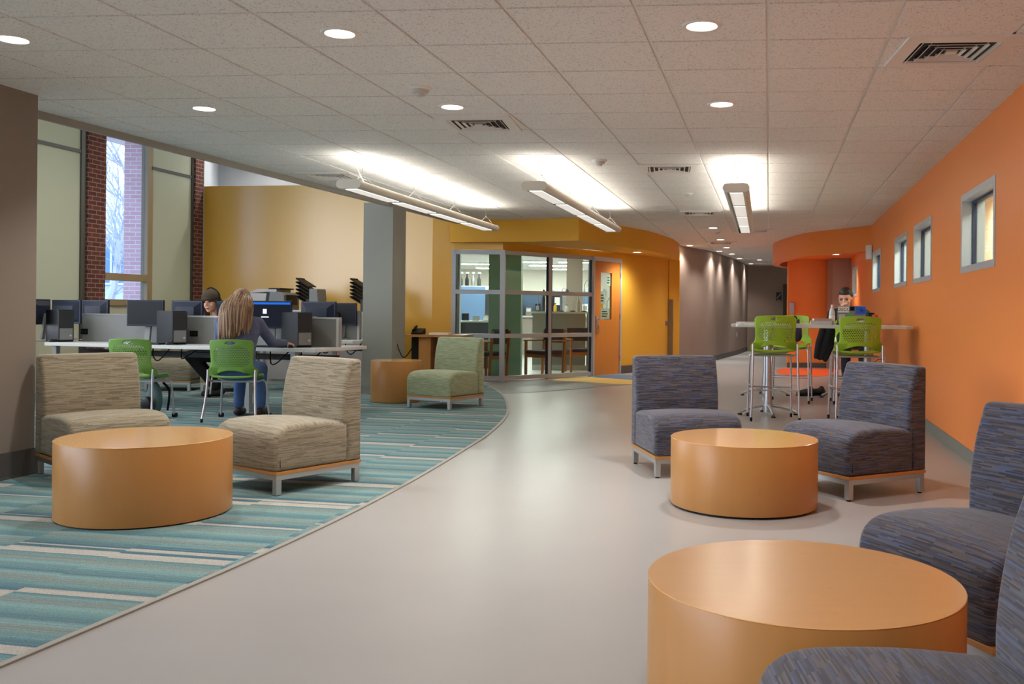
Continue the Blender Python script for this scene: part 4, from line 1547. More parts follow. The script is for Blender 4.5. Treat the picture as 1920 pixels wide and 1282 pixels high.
# backpack hung on the far stool, coat beside it
def backpack(name, loc, rz, s, m1, m2, label, cat='backpack', tilt=0):
    t = thing(name, label, cat, loc, rz)
    bm = NB()
    bmesh.ops.create_cube(bm, size=1)
    for v in bm.verts:
        v.co = Vector((v.co.x * .30 * s, v.co.y * .18 * s, (v.co.z + .5) * .44 * s))
        if v.co.z > .2:
            v.co.x *= .8; v.co.y *= .7
    bd = obj('body', bm, m1, t, smooth=80)
    md = bd.modifiers.new('soft', 'SUBSURF'); md.levels = md.render_levels = 3
    bm = NB()
    bmesh.ops.create_cube(bm, size=1)
    for v in bm.verts:
        v.co = Vector((v.co.x * .24 * s, v.co.y * .10 * s - .09 * s, (v.co.z + .5) * .24 * s + .03 * s))
    pk = obj('pocket', bm, m2, t, smooth=80)
    md = pk.modifiers.new('soft', 'SUBSURF'); md.levels = md.render_levels = 3
    for x in (-.07, .07):
        bm = NB(); tube(bm, spline([(x * s, .06 * s, .40 * s), (x * 1.2 * s, .13 * s, .30 * s), (x * 1.4 * s, .10 * s, .08 * s)], 6), .014 * s, 6); obj('strap', bm, M['black'], t)
    bm = NB(); tube(bm, spline([(-.04 * s, 0, .40 * s), (0, 0, .46 * s), (.04 * s, 0, .40 * s)], 6), .009 * s, 6); obj('handle', bm, M['black'], t)
    return t
backpack('backpack', (2.80, 12.55, .775), R(AT + 8), .85, M['purple'], pm('dark_plum', (46, 36, 60), .7), 'purple backpack on the bar stool across the high table')
backpack('backpack', (-4.66, 10.08, 0.004), R(-30), .95, M['tealnylon'], M['black'], 'teal and black backpack on the carpet under the empty green chair')

# ================================================================== DESK ROW
DA = math.atan2(-.293, .956)
D0 = Vector((-6.62, 11.40)); e1 = Vector((.956, -.293)); e2 = Vector((.293, .956)); DL_ = 3.80; DZ = .755
def dsk(u, b, base=None):
    k = (u - CX) / FPX
    q0 = (base or D0) + e2 * b
    a = (k * q0.y - q0.x) / (e1.x - k * e1.y)
    return a
def dpt(a, b, z=DZ, base=None):
    q = (base or D0) + e1 * a + e2 * b
    return (q.x, q.y, z)

def desk(base, L, W, label, panels, sockets):
    t = thing('bench_desk', label, 'desk', (base.x, base.y, 0), DA, 'white bench desks')
    bm = NB(); quad_box(bm, 0, 0, DZ - .04, L, W, DZ); obj('desktop', bm, M['laminate'], t, smooth=0, bevel=.003)
    for x in ((.06, L * .75, L - .35) if L > 3 else (.06, L - .35)):
        for y in (.12, W - .12):
            bm = NB(); quad_box(bm, x - .03, y - .03, .004, x + .03, y + .03, DZ - .04); obj('leg', bm, M['chrome'], t, smooth=0)
    bm = NB(); quad_box(bm, .1, W / 2 - .1, DZ - .16, L - .1, W / 2 + .1, DZ - .10); obj('cable_tray', bm, M['darkgrey'], t, smooth=0)
    rnd = random.Random(3)
    for k in range(7 if L > 3 else 4):
        x = .8 + k * .42
        bm = NB()
        tube(bm, spline([(x, .45, DZ - .05), (x + .06, .38, DZ - .12 - rnd.random() * .08), (x + .16, .36, DZ - .13 - rnd.random() * .12), (x + .28, .42, DZ - .05)], 6), .008, 6)
        obj('hanging_cable', bm, M['black'], t)
    for (x0, x1, h, post) in panels:
        bm = NB(); quad_box(bm, x0, W / 2 - .025, DZ, x1, W / 2 + .025, DZ + h); pn = obj('divider_panel', bm, M['panelgrey'], t, smooth=0)
        bm = NB(); quad_box(bm, x0, W / 2 - .03, DZ + h, x1, W / 2 + .03, DZ + h + .02)
        if post:
            quad_box(bm, x1 - .03, W / 2 - .035, DZ, x1, W / 2 + .035, DZ + h)
        obj('rail', bm, M['midgrey'] if not post else M['lightgrey'], pn, smooth=0)
    for x in sockets:
        bm = NB(); quad_box(bm, x - .055, W / 2 - .036, DZ + .09, x + .055, W / 2 - .025, DZ + .16); sk = obj('power_socket', bm, M['black'], t, smooth=0, bevel=.003)
        bm = NB()
        for q in (-.024, .024):
            quad_box(bm, x + q - .012, W / 2 - .039, DZ + .11, x + q + .012, W / 2 - .035, DZ + .14)
        obj('outlet_face', bm, M['darkgrey'], sk, smooth=0)
    return t
b0 = .55
pa = [dsk(u, b0) for u in (140, 232, 352, 638)]
desk(D0, DL_, 1.10, 'long white bench desk with grey dividers where the fair haired woman sits',
     [(0.05, pa[2] - .14, .335, False), (pa[2] - .12, pa[3], .325, True)], [dsk(162, b0), dsk(367, b0), dsk(580, b0)])
D2 = D0 + e2 * 2.50 + e1 * 1.15
desk(D2, dsk(700, .55, D2), 1.10, 'second white bench desk behind the first, ending at the grey column', [(0.1, dsk(676, b0, D2), .40, True)], [])

MON0 = [None]
def monitor(loc, deg, label, group='computer monitors', w=.50, h=.32, screen=False, tilt=0):
    """screen faces local -y"""
    if MON0[0] is not None and not screen:
        return dup(MON0[0], loc, R(deg), label, group)
    t = thing('computer_monitor', label, 'monitor', loc, R(deg), group)
    zc = .37
    bm = NB(); quad_box(bm, -w / 2, -.012, zc - h / 2, w / 2, .018, zc + h / 2)
    cs = obj('casing', bm, M['bluegrey_plastic'], t, smooth=0, bevel=.005)
    bm = NB()
    f = [(-w * .46, -h * .42), (w * .46, -h * .42), (w * .46, h * .44), (-w * .46, h * .44)]
    b = [(-w * .30, -h * .22), (w * .30, -h * .22), (w * .30, h * .25), (-w * .30, h * .25)]
    A = [bm.verts.new((x, .018, zc + z)) for x, z in f]; B = [bm.verts.new((x, .055, zc + z)) for x, z in b]
    bm.faces.new(B)
    for k in range(4):
        bm.faces.new((A[k], A[(k + 1) % 4], B[(k + 1) % 4], B[k]))
    obj('back_shell', bm, M['bluegrey_plastic'], t, smooth=0)
    bm = NB(); quad_box(bm, -w / 2 + .016, -.0135, zc - h / 2 + .02, w / 2 - .016, -.0118, zc + h / 2 - .016)
    sc = obj('screen', bm, M['screendark'] if screen else M['blackgloss'], t, smooth=0)
    if screen:
        bm = NB(); quad_box(bm, -w / 2 + .016, -.0145, zc + h / 2 - .042, w / 2 - .016, -.0136, zc + h / 2 - .018); obj('blue_bar', bm, M['screenblue'], sc, smooth=0)
        bm = NB(); quad_box(bm, -.09, -.0145, zc + .01, -.045, -.0136, zc + .065); quad_box(bm, -.11, -.0145, zc - .035, -.02, -.0136, zc - .022); quad_box(bm, w / 2 - .075, -.0145, zc - h / 2 + .035, w / 2 - .055, -.0136, zc - h / 2 + .045)
        obj('icon', bm, M['screenwhite'], sc, smooth=0)
    bm = NB(); box(bm, (0, .06, .185), (.075, .03, .33), 0, rx=R(-8)); obj('stand_neck', bm, M['midgrey'], t, smooth=0, bevel=.006)
    bm = NB(); quad_box(bm, -.13, -.05, 0, .13, .14, .014); obj('stand_foot', bm, M['midgrey'], t, smooth=0, bevel=.006)
    if not screen:
        MON0[0] = t
    return t
dd_ = math.degrees(DA)
def mon(u, b, deg, label, base=None, **k):
    return monitor(dpt(dsk(u, b, base), b, DZ, base), dd_ + deg, label, **k)
mon(273, .33, 6, 'black computer monitor facing the viewer beside the empty green chair')
mon(508, .36, 14, 'switched on monitor with a blue bar in front of the fair haired woman', screen=True)
mon(74, .30, -68, 'black computer monitor seen edge on beside the dark column')
mon(180, .90, 172, 'monitor with its blue black back turned, below the brick window')
mon(352, .86, 176, 'monitor with its back turned in front of the woman in the knitted hat')
mon(598, .85, 176, 'monitor with its back turned above the end of the grey divider')
mon(126, .98, 178, 'monitor with its back turned, half hidden by the dark computer tower')
mon(440, .98, 182, 'monitor with its back turned, hidden behind the fair haired woman')
mon(640, .45, 0, 'monitor on the second desk next to the grey column', base=D2)

TW0 = [None]
def tower(loc, deg, label):
    if TW0[0]:
        return dup(TW0[0], loc, R(deg), label, 'desktop computer towers')
    t = thing('computer_tower', label, 'computer', loc, R(deg), 'desktop computer towers')
    bm = NB(); quad_box(bm, -.09, -.20, .004, .09, .20, .40); obj('case', bm, M['black'], t, smooth=0, bevel=.004)
    bm = NB(); quad_box(bm, -.09, -.216, .02, .09, -.20, .39); fr_ = obj('front_panel', bm, M['darkgrey'], t, smooth=0, bevel=.004)
    bm = NB(); quad_box(bm, -.075, -.219, .03, .075, -.216, .17); obj('grille', bm, M['midgrey'], fr_, smooth=0)
    bm = NB(); lathe(bm, [(0, 0), (.012, 0), (.012, .004), (0, .004)], 16)
    for v in bm.verts:
        v.co = Vector((v.co.x + .05, -.219 - v.co.z, v.co.y + .08))
    obj('power_button', bm, M['lightgrey'], fr_)
    TW0[0] = t
    return t
tower(dpt(dsk(112, .30), .30), dd_ + 66, 'black computer tower beside the dark column')
tower(dpt(dsk(322, .32), .32), dd_ + 66, 'black computer tower beside the monitor and empty green chair')
tower(dpt(dsk(556, .36), .36), dd_ + 60, 'black computer tower beside the fair haired woman and the divider end')
tower(dpt(dsk(612, .45, D2), .45, DZ, D2), dd_ + 60, 'black computer tower on the second desk')

MS0 = [None]
def mouse(loc, deg, label):
    if MS0[0]:
        return dup(MS0[0], loc, R(deg), label, 'computer mice')
    t = thing('computer_mouse', label, 'mouse', loc, R(deg), 'computer mice')
    bm = NB(); ball(bm, (0, 0, .012), .05, (.62, 1.05, .55), 20)
    for v in bm.verts:
        v.co.z = max(v.co.z, 0.0)
    obj('body', bm, M['darkgrey'], t, smooth=80)
    bm = NB(); tube(bm, [(-.004, .028, .036), (.004, .028, .036)], .008, 10); obj('wheel', bm, M['midgrey'], t)
    MS0[0] = t
    return t
mouse(dpt(dsk(318, .12), .12), dd_, 'dark computer mouse on the desk beside the empty green chair')
mouse(dpt(dsk(99, .12), .12), dd_, 'dark computer mouse on the desk beside the dark column')
MH = dpt(dsk(547, .12), .12)
mouse(MH, dd_, 'dark computer mouse under the fair haired woman\'s hand')
KB0 = [None]
def keyboard(loc, deg, label):
    if KB0[0]:
        return dup(KB0[0], loc, R(deg), label, 'computer keyboards')
    t = thing('computer_keyboard', label, 'keyboard', loc, R(deg), 'computer keyboards')
    bm = NB(); quad_box(bm, -.22, -.075, 0, .22, .075, .014); obj('tray', bm, M['black'], t, smooth=0, bevel=.004)
    bm = NB()
    for i in range(16):
        for j in range(5):
            quad_box(bm, -.205 + i * .0257, -.062 + j * .025, .014, -.205 + i * .0257 + .021, -.062 + j * .025 + .020, .020)
    obj('keys', bm, M['darkgrey'], t, smooth=0)
    KB0[0] = t
    return t
keyboard(dpt(dsk(278, .13), .13), dd_, 'black keyboard in front of the monitor by the empty green chair')
keyboard(dpt(dsk(505, .13), .13), dd_, 'black keyboard in front of the fair haired woman')

# ---- counter, copier and sorters along the yellow wall
ct = thing('storage_counter', 'pale storage counter along the yellow wall under the copier and sorters', 'counter', (-5.95, 14.95, 0), R(-9))
bm = NB(); quad_box(bm, 0, 0, 0, 2.75, .55, 1.12); obj('body', bm, M['lightgrey'], ct, smooth=0)
bm = NB(); quad_box(bm, -.02, -.02, 1.12, 2.77, .57, 1.155); obj('countertop', bm, M['laminate'], ct, smooth=0)
for k in range(3):
    bm = NB(); quad_box(bm, .03 + k * .91, -.02, .08, .90 + k * .91, -.002, 1.09); dr_ = obj('door', bm, M['copier'], ct, smooth=0)
    bm = NB(); tube(bm, [(.82 + k * .91, -.035, .5), (.82 + k * .91, -.035, .7)], .008, 8); obj('handle', bm, M['steel'], dr_)
CB = Vector((-5.95, 14.95)); ca, sa = math.cos(R(-9)), math.sin(R(-9))
def cpt(u, b, z=1.155):
    k = (u - CX) / FPX
    qx, qy = CB.x - sa * b, CB.y + ca * b
    a = (k * qy - qx) / (ca - k * sa)
    return (qx + ca * a, qy + sa * a, z)
cp = thing('copier', 'pale grey office copier on the counter by the yellow wall', 'copier', cpt(515, .28), R(-9))
bm = NB()
prism(bm, [(-.32, -.27), (.02, -.27), (.02, .25), (-.32, .25)], 0, .28)
obj('paper_section', bm, M['copier'], cp, smooth=0, bevel=.012)
bm = NB()
pr = [(.0, 0), (.05, .30), (.26, .30), (.30, .25), (.30, 0)]
A = [bm.verts.new((x, -.28, z)) for x, z in pr]; B = [bm.verts.new((x, .25, z)) for x, z in pr]
bm.faces.new(A); bm.faces.new(B)
for k in range(5):
    bm.faces.new((A[k], A[(k + 1) % 5], B[(k + 1) % 5], B[k]))
obj('body', bm, M['midgrey'], cp, smooth=0, bevel=.01)
bm = NB()
A = [bm.verts.new((x, -.284, z)) for x, z in [(-.03, 0), (.01, .30), (.06, .30), (.02, 0)]]; B = [bm.verts.new((v.co.x, .2, v.co.z)) for v in A]
bm.faces.new(A); bm.faces.new(B)
for k in range(4):
    bm.faces.new((A[k], A[(k + 1) % 4], B[(k + 1) % 4], B[k]))
obj('edge_band', bm, M['darkgrey'], cp, smooth=0)
bm = NB()
A = [bm.verts.new((x, -.26, z)) for x, z in [(-.31, .28), (-.18, .345), (.16, .345), (.16, .30), (-.0, .30)]]; B = [bm.verts.new((v.co.x, .23, v.co.z)) for v in A]
bm.faces.new(A); bm.faces.new(B)
for k in range(5):
    bm.faces.new((A[k], A[(k + 1) % 5], B[(k + 1) % 5], B[k]))
obj('scanner_lid', bm, M['copier'], cp, smooth=0, bevel=.008)
bm = NB(); quad_box(bm, .02, -.25, .345, .22, .22, .368); obj('output_tray', bm, M['darkgrey'], cp, smooth=0, bevel=.004)
bm = NB(); quad_box(bm, .29, -.2, .10, .315, .15, .26); obj('side_cover', bm, M['darkgrey'], cp, smooth=0)
SO0 = [None]
def sorter(loc, label):
    if SO0[0]:
        return dup(SO0[0], loc, R(-9), label, 'tray sorters on printers')
    t = thing('tray_sorter', label, 'printer sorter', loc, R(-9), 'tray sorters on printers')
    bm = NB(); quad_box(bm, .02, -.16, 0, .19, .16, .36)
    for v in bm.verts:
        if v.co.z > .3 and v.co.x < .1:
            v.co.x += .0
        if v.co.z > .3 and v.co.x > .1:
            v.co.x -= .03
    obj('tower', bm, M['midgrey'], t, smooth=0, bevel=.012)
    bm = NB(); quad_box(bm, -.03, -.15, .0, .03, .15, .20); obj('spine', bm, M['darkgrey'], t, smooth=0)
    for k in range(6):
        bm = NB()
        z0 = .10 + k * .057
        box(bm, (-.10, 0, z0 + .07), (.24, .28, .014), 0, ry=R(30))
        box(bm, (-.205, 0, z0 + .137), (.02, .28, .02), 0, ry=R(30))
        obj('tray', bm, M['black'], t, smooth=0)
    return SO0.__setitem__(0, t) or t
sorter(cpt(585, .28), 'black tray sorter fanned out beside the copier')
sorter(cpt(686, .34, 1.155), 'black tray sorter half hidden by the grey column')

# ---- wooden desk with phone against the yellow wall
wd = thing('wooden_desk', 'maple desk with a phone against the yellow wall behind the green chair', 'desk', (-2.98, 15.0, 0), R(-9))
bm = NB(); quad_box(bm, 0, 0, .76, 1.02, .62, .80); obj('desktop', bm, M['maple'], wd, smooth=0, bevel=.004)
for x in (.28, .60):
    bm = NB(); quad_box(bm, x, .05, 0, x + .20 if x < .5 else x + .04, .60, .76); obj('side_panel', bm, M['maple'], wd, smooth=0)
bm = NB(); quad_box(bm, .0, .5, .1, .28, .6, .76); obj('back_panel', bm, M['darkgrey'], wd, smooth=0)
bm = NB(); quad_box(bm, .62, .08, .60, .95, .58, .68); obj('paper_tray', bm, M['lightgrey'], wd, smooth=0)
ph = thing('desk_phone', 'black desk phone on the maple desk', 'phone', (-2.72, 15.10, .80), R(-9))
bm = NB(); quad_box(bm, -.09, -.1, 0, .09, .1, .03)
for v in bm.verts:
    if v.co.y > 0 and v.co.z > .01: v.co.z += .07
obj('base', bm, M['black'], ph, smooth=0, bevel=.006)
bm = NB(); tube(bm, spline([(-.06, -.09, .06), (-.06, -.05, .075), (-.06, .05, .115), (-.06, .09, .125)], 5), .02, 10); obj('handset', bm, M['black'], ph)
pp = thing('paper_stack', 'low stack of white papers on the maple desk beside the phone', 'papers', (-2.36, 15.08, .80), R(-5))
bm = NB(); quad_box(bm, -.16, -.11, 0, .16, .11, .03); obj('sheets', bm, M['paper'], pp, smooth=0)

# ---- office side chairs behind the glass
OC0 = [None]
def office_chair(x, y, deg, label):
    if OC0[0]:
        return dup(OC0[0], (x, y, 0), R(deg), label, 'wooden guest chairs')
    t = thing('guest_chair', label, 'chair', (x, y, 0), R(deg), 'wooden guest chairs')
    bm = NB(); quad_box(bm, -.24, -.24, .40, .24, .25, .47); obj('seat', bm, M['navy_seat'], t, smooth=0, bevel=.02, seg=3)
    bm = NB(); box(bm, (0, -.25, .74), (.46, .05, .26), 0, rx=R(8)); obj('backrest', bm, M['navy_seat'], t, smooth=0, bevel=.015, seg=3)
    for s in (-1, 1):
        bm = NB(); box(bm, (s * .26, .22, .32), (.035, .045, .64)); obj('leg', bm, M['chairwood'], t, smooth=0)
        bm = NB(); box(bm, (s * .26, -.26, .42), (.035, .045, .84), rx=R(4)); obj('leg', bm, M['chairwood'], t, smooth=0)
        bm = NB(); box(bm, (s * .26, 0, .65), (.05, .54, .03)); obj('armrest', bm, M['chairwood'], t, smooth=0, bevel=.008)
    bm = NB(); box(bm, (0, .235, .37), (.5, .025, .06)); box(bm, (0, -.24, .37), (.5, .025, .06)); obj('rail', bm, M['chairwood'], t, smooth=0)
    OC0[0] = t
    return t
office_chair(-.78, 17.35, 140, 'wooden guest chair with navy seat nearest the glass corner')
office_chair(-.1, 18.4, 195, 'wooden guest chair with navy seat in front of the grey partition')
office_chair(-1.75, 16.55, 60, 'wooden guest chair with navy seat behind the pale green chair')

# clutter on the partition rail and a desk behind the glass
rnd = random.Random(11)
for k in range(17):
    x = -1.0 + k * .118
    h = rnd.uniform(.12, .55)
    t = thing('bottle' if k % 2 else 'desk_lamp', '%s standing on the partition rail behind the glass' % ('small dark bottle' if k % 2 else 'slender metal lamp'), 'bottle' if k % 2 else 'lamp', (x, 19.06 + rnd.random() * .12, 1.19), 0, 'clutter on the office partition' + (' bottles' if k % 2 else ' lamps'))
    if k % 2:
        bm = NB(); lathe(bm, [(0, 0), (.035, 0), (.035, h * .5), (.014, h * .65), (.014, h * .8), (0, h * .8)], 14); obj('body', bm, M[('darkgrey', 'yellowcap', 'lightgrey', 'steel')[k // 2 % 4]], t)
        bm = NB(); lathe(bm, [(0, h * .8), (.018, h * .8), (.018, h * .86), (0, h * .86)], 12); obj('cap', bm, M['black'], t)
    else:
        bm = NB(); lathe(bm, [(0, 0), (.06, 0), (.05, .02), (0, .025)], 16); obj('base', bm, M['black'], t)
        bm = NB(); tube(bm, [(0, 0, .02), (0, 0, h), (.05, 0, h + .1), (.12, 0, h + .06)], .008, 8); obj('arm', bm, M['steel'], t)
        bm = NB(); lathe(bm, [(.02, 0), (.05, -.07)], 14, c=(.12, 0, h + .07)); obj('shade', bm, M['darkgrey'], t)
sh = thing('wall_cabinet', 'white wall cabinet on the back wall of the glass office', 'cabinet', (-1.2, 33.95, 1.5))
bm = NB(); quad_box(bm, 0, 0, 0, 1.8, .19, .55); obj('body', bm, M['white'], sh, smooth=0)
for k in range(3):
    bm = NB(); quad_box(bm, .02 + k * .6, -.02, .02, .58 + k * .6, 0, .53); obj('door', bm, M['lightgrey'], sh, smooth=0)
wdk = thing('office_desk', 'dark desk with shelves seen through the glass beside the yellow wall', 'desk', (-3.05, 19.2, 0), 0)
bm = NB(); quad_box(bm, 0, 0, .95, 1.25, .6, .99); obj('worktop', bm, M['lightgrey'], wdk, smooth=0)
bm = NB(); quad_box(bm, .02, .05, 0, 1.2, .58, .95); obj('body', bm, M['greycloth'], wdk, smooth=0)
bm = NB(); quad_box(bm, 0, .55, .99, .9, .6, 1.7); obj('back_board', bm, M['blueold'], wdk, smooth=0)
bm = NB(); quad_box(bm, .9, .55, .99, 1.25, .6, 1.6); obj('shelf_unit', bm, M['darkgrey'], wdk, smooth=0)
for k in range(5):
    t = thing('storage_bin', 'small pale bin on the dark desk behind the glass', 'bin', (-2.95 + k * .22, 19.35, .99), 0, 'bins on the office desk')
    bm = NB(); quad_box(bm, -.07, -.06, 0, .07, .06, .08 + .03 * (k % 3)); obj('body', bm, M[('lightgrey', 'white', 'black', 'steel', 'lightgrey')[k]], t, smooth=0, bevel=.006)
    bm = NB(); quad_box(bm, -.075, -.065, .08 + .03 * (k % 3), .075, .065, .09 + .03 * (k % 3)); obj('lid', bm, M['midgrey'], t, smooth=0)
wk = thing('workbench', 'long pale workbench far behind the glass crowded with equipment', 'workbench', (-3.6, 25.5, 0))
bm = NB(); quad_box(bm, 0, 0, 1.02, 4.0, .7, 1.06); obj('worktop', bm, M['lightgrey'], wk, smooth=0)
bm = NB(); quad_box(bm, .05, .05, 0, 3.95, .65, 1.02); obj('body', bm, M['partgrey'], wk, smooth=0)
bm = NB(); quad_box(bm, .3, .6, 1.06, 3.8, .66, 1.75)
obj('back_board', bm, M['blueold'], wk, smooth=0)
rnd = random.Random(21)
for k in range(15):
    h = rnd.uniform(.18, .62)
    t = thing('equipment_box', 'boxy piece of equipment on the far workbench behind the glass', 'equipment', (-3.45 + k * .262, 25.8, 1.06), rnd.uniform(-.2, .2), 'equipment on the far workbench')
    w = rnd.uniform(.05, .12)
    bm = NB(); quad_box(bm, -w, -.1, 0, w, .1, h); obj('body', bm, M[rnd.choice(('black', 'lightgrey', 'darkgrey', 'white', 'steel', 'yellowcap', 'bluegrey_plastic'))], t, smooth=0, bevel=.008)
    bm = NB(); quad_box(bm, -w * .7, -.108, h * .5, w * .7, -.1, h * .85); obj('front_panel', bm, M[rnd.choice(('black', 'midgrey', 'white'))], t, smooth=0)
t = thing('cap', 'yellow cap on a pale box high behind the glass', 'cap', (-3.0, 20.2, 1.72))
bm = NB(); ball(bm, (0, 0, .1), .13, (1, 1, .75), 20); obj('crown', bm, M['yellowcap'], t, smooth=60)
bm = NB(); lathe(bm, [(0, .07), (.2, .06), (.2, .07), (0, .085)], 24, c=(.05, -.03, 0)); obj('brim', bm, M['yellowcap'], t)
t = thing('tall_shelf', 'tall pale shelf behind the glass under the yellow cap', 'shelf', (-3.3, 20.0, 0))
bm = NB(); quad_box(bm, 0, 0, 0, 1.4, .4, 1.72); obj('body', bm, M['offwhite'], t, smooth=0)
for k in range(4):
    tt = thing('spray_bottle', 'slim dark bottle beside the yellow cap behind the glass', 'bottle', (-2.72 + .13 * k, 20.15, 1.72), 0, 'bottles on the tall shelf')
    bm = NB(); lathe(bm, [(0, 0), (.04, 0), (.04, .14), (.015, .2), (.012, .27), (0, .27)], 14); obj('body', bm, M[('darkgrey', 'black', 'steel', 'darkgrey')[k]], tt)
    bm = NB(); box(bm, (.012, 0, .285), (.06, .022, .03)); obj('nozzle', bm, M['white'], tt, smooth=0)

# ---- small wall fittings
t = thing('hall_sign', 'small dark square sign with a pale diagonal stripe on the far taupe wall', 'sign', tuple(at(1460.5, 556, 29.57)))
bm = NB(); quad_box(bm, -.085, 0, -.14, .085, .02, .14); obj('plate', bm, M['signdark'], t, smooth=0)
bm = NB(); box(bm, (0, -.003, .02), (.02, .004, .2), ry=R(42)); box(bm, (0, -.003, -.11), (.12, .004, .02)); obj('symbol', bm, M['lightgrey'], t, smooth=0)
t = thing('hand_sanitizer_dispenser', 'pale blue dispenser on the edge of the orange alcove wall', 'dispenser', tuple(at(1484.5, 577, 20.68)))
bm = NB(); quad_box(bm, -.05, -.06, -.12, .05, .02, .12); obj('body', bm, pm('pale_blue_plastic', (176, 186, 216), .4), t, smooth=0, bevel=.02, seg=3)
bm = NB(); quad_box(bm, -.03, -.07, -.15, .03, 0, -.12); obj('nozzle', bm, M['lightgrey'], t, smooth=0)
p = at(1629, 473, 15.6)
t = thing('wall_speaker', 'small white box fixed high on the orange wall beside the soffit', 'wall speaker', (XW(15.6) - .002, 15.6, p.z), AW - PI / 2)
bm = NB(); quad_box(bm, -.10, -.10, -.12, -.004, .10, .12); obj('housing', bm, M['white'], t, smooth=0, bevel=.015, seg=3)
bm = NB(); quad_box(bm, -.11, -.05, -.02, -.09, .05, .03); obj('sensor', bm, M['lightgrey'], t, smooth=0)
def outlet(p, rz, label, plug=False):
    t = thing('power_outlet', label, 'outlet', p, rz, 'wall outlets')
    bm = NB(); quad_box(bm, -.037, -.006, -.058, .037, 0, .058); obj('plate', bm, M['white'], t, smooth=0, bevel=.002)
    for z in (-.022, .022):
        bm = NB(); quad_box(bm, -.017, -.008, z - .014, .017, -.006, z + .014); obj('socket', bm, M['lightgrey'], t, smooth=0)
    if plug:
        bm = NB(); quad_box(bm, -.016, -.045, .01, .016, -.008, .034); tube(bm, spline([(0, -.04, .022), (0, -.10, .015), (.02, -.16, -.05), (.06, -.2, -.2)], 5), .005, 6); obj('plug', bm, M['black'], t)
    return t
oy = (1.567 + 0) / ((1660 - CX) / FPX - .205)
outlet((XW(oy), oy, .52), AW + PI, 'white wall outlet with a black plug under the high table end', True)
hp = hall[34]
for u, v in ((1382, 627),):
    best = min(hall, key=lambda q: abs((q.x / q.y) * FPX + CX - u))
    outlet((best.x + .002, best.y - .002, at(u, v, best.y).z), R(65), 'tiny white outlet low on the curved taupe wall')

# ================================================================== PEOPLE
def blob(name, bm, mat, parent, voxel, smooth_it=6, **k):
    o = obj(name, bm, mat, parent, smooth=180, fixn=True, **k)
    md = o.modifiers.new('skin', 'REMESH'); md.mode = 'VOXEL'; md.voxel_size = voxel; md.use_smooth_shade = True
    if smooth_it:
        sm = o.modifiers.new('soft', 'SMOOTH'); sm.factor = .5; sm.iterations = smooth_it
    return o

def chain(bm, pts, rs):
    for (p, q), (a, b) in zip(zip(pts, pts[1:]), zip(rs, rs[1:])):
        capsule(bm, p, a, q, b)

def hand(bm, wrist, direc, palm_n, curl=.5, s=1.0, thumb=1):
    """palm, four unequal bent fingers and a side thumb"""
    d = Vector(direc).normalized(); n = Vector(palm_n); n = (n - d * n.dot(d)).normalized(); sd = d.cross(n).normalized() * thumb
    w = Vector(wrist)
    for q in (-.026, -.009, .009, .026):
        capsule(bm, w + sd * q * .6 * s, .013 * s, w + d * .082 * s + sd * q * s, .011 * s, 10)
    for i, (q, L) in enumerate(((-.030, .056), (-.010, .068), (.010, .074), (.030, .066))):
        b = w + d * .085 * s + sd * q * s
        m = b + (d * math.cos(curl * .5) + n * math.sin(curl * .5)) * L * .55 * s + sd * q * .15 * s
        e = m + (d * math.cos(curl * 1.4) + n * math.sin(curl * 1.4)) * L * .5 * s
        capsule(bm, b, .0092 * s, m, .0085 * s, 10); capsule(bm, m, .0085 * s, e, .0075 * s, 10)
    b = w + d * .022 * s + sd * .026 * s
    m = b + (d * .7 + sd * .75 + n * .15).normalized() * .042 * s
    e = m + (d * .95 + sd * .2 + n * .3).normalized() * .034 * s
    capsule(bm, b, .012 * s, m, .0105 * s, 10); capsule(bm, m, .0100 * s, e, .0085 * s, 10)

def head(bm, c, f, up, s=1.0):
    """skull, jaw, nose, ears round centre c; f = facing, up = crown direction"""
    f = Vector(f).normalized(); up = Vector(up); up = (up - f * up.dot(f)).normalized(); r = f.cross(up).normalized()
    m = Matrix((r, f, up)).transposed().to_4x4()
    P = lambda a, b, z: Vector(c) + r * a * s + f * b * s + up * z * s
    ball(bm, P(0, -.012, .025), .1 * s, (.76, .95, .98), 24, m)
    ball(bm, P(0, .028, -.035), .075 * s, (.80, .85, 1.0), 20, m)
    ball(bm, P(0, .058, -.088), .028 * s, (1.15, .9, .8), 14, m)
    ball(bm, P(0, .055, .028), .045 * s, (1.25, .7, .6), 14, m)
    for q in (-1, 1):
        ball(bm, P(q * .040, .058, -.025), .026 * s, (1, .8, .9), 12, m)
        ball(bm, P(q * .076, -.005, -.01), .024 * s, (.35, .7, 1.15), 12, m)
    capsule(bm, P(0, .088, .012), .008 * s, P(0, .108, -.022), .0125 * s, 10)
    ball(bm, P(0, .092, -.056), .014 * s, (1.5, .6, .6), 10, m)
    return P, m

def face_parts(P, m, body, s=1.0):
    for q in (-1, 1):
        bm = NB(); ball(bm, P(q * .034, .0795, .008), .0125 * s, (1.15, .6, .62), 12, m); obj('eye', bm, M['eye'], body, smooth=60)
        bm = NB(); capsule(bm, P(q * .020, .091, .029), .004 * s, P(q * .050, .080, .030), .003 * s, 8); obj('eyebrow', bm, M['hair_brown'], body, smooth=60)
    bm = NB(); capsule(bm, P(-.018, .096, -.058), .005 * s, P(.018, .096, -.058), .005 * s, 8); ball(bm, P(0, .098, -.060), .008 * s, (1.7, .6, .7), 10, m); obj('lips', bm, M['lip'], body, smooth=60)

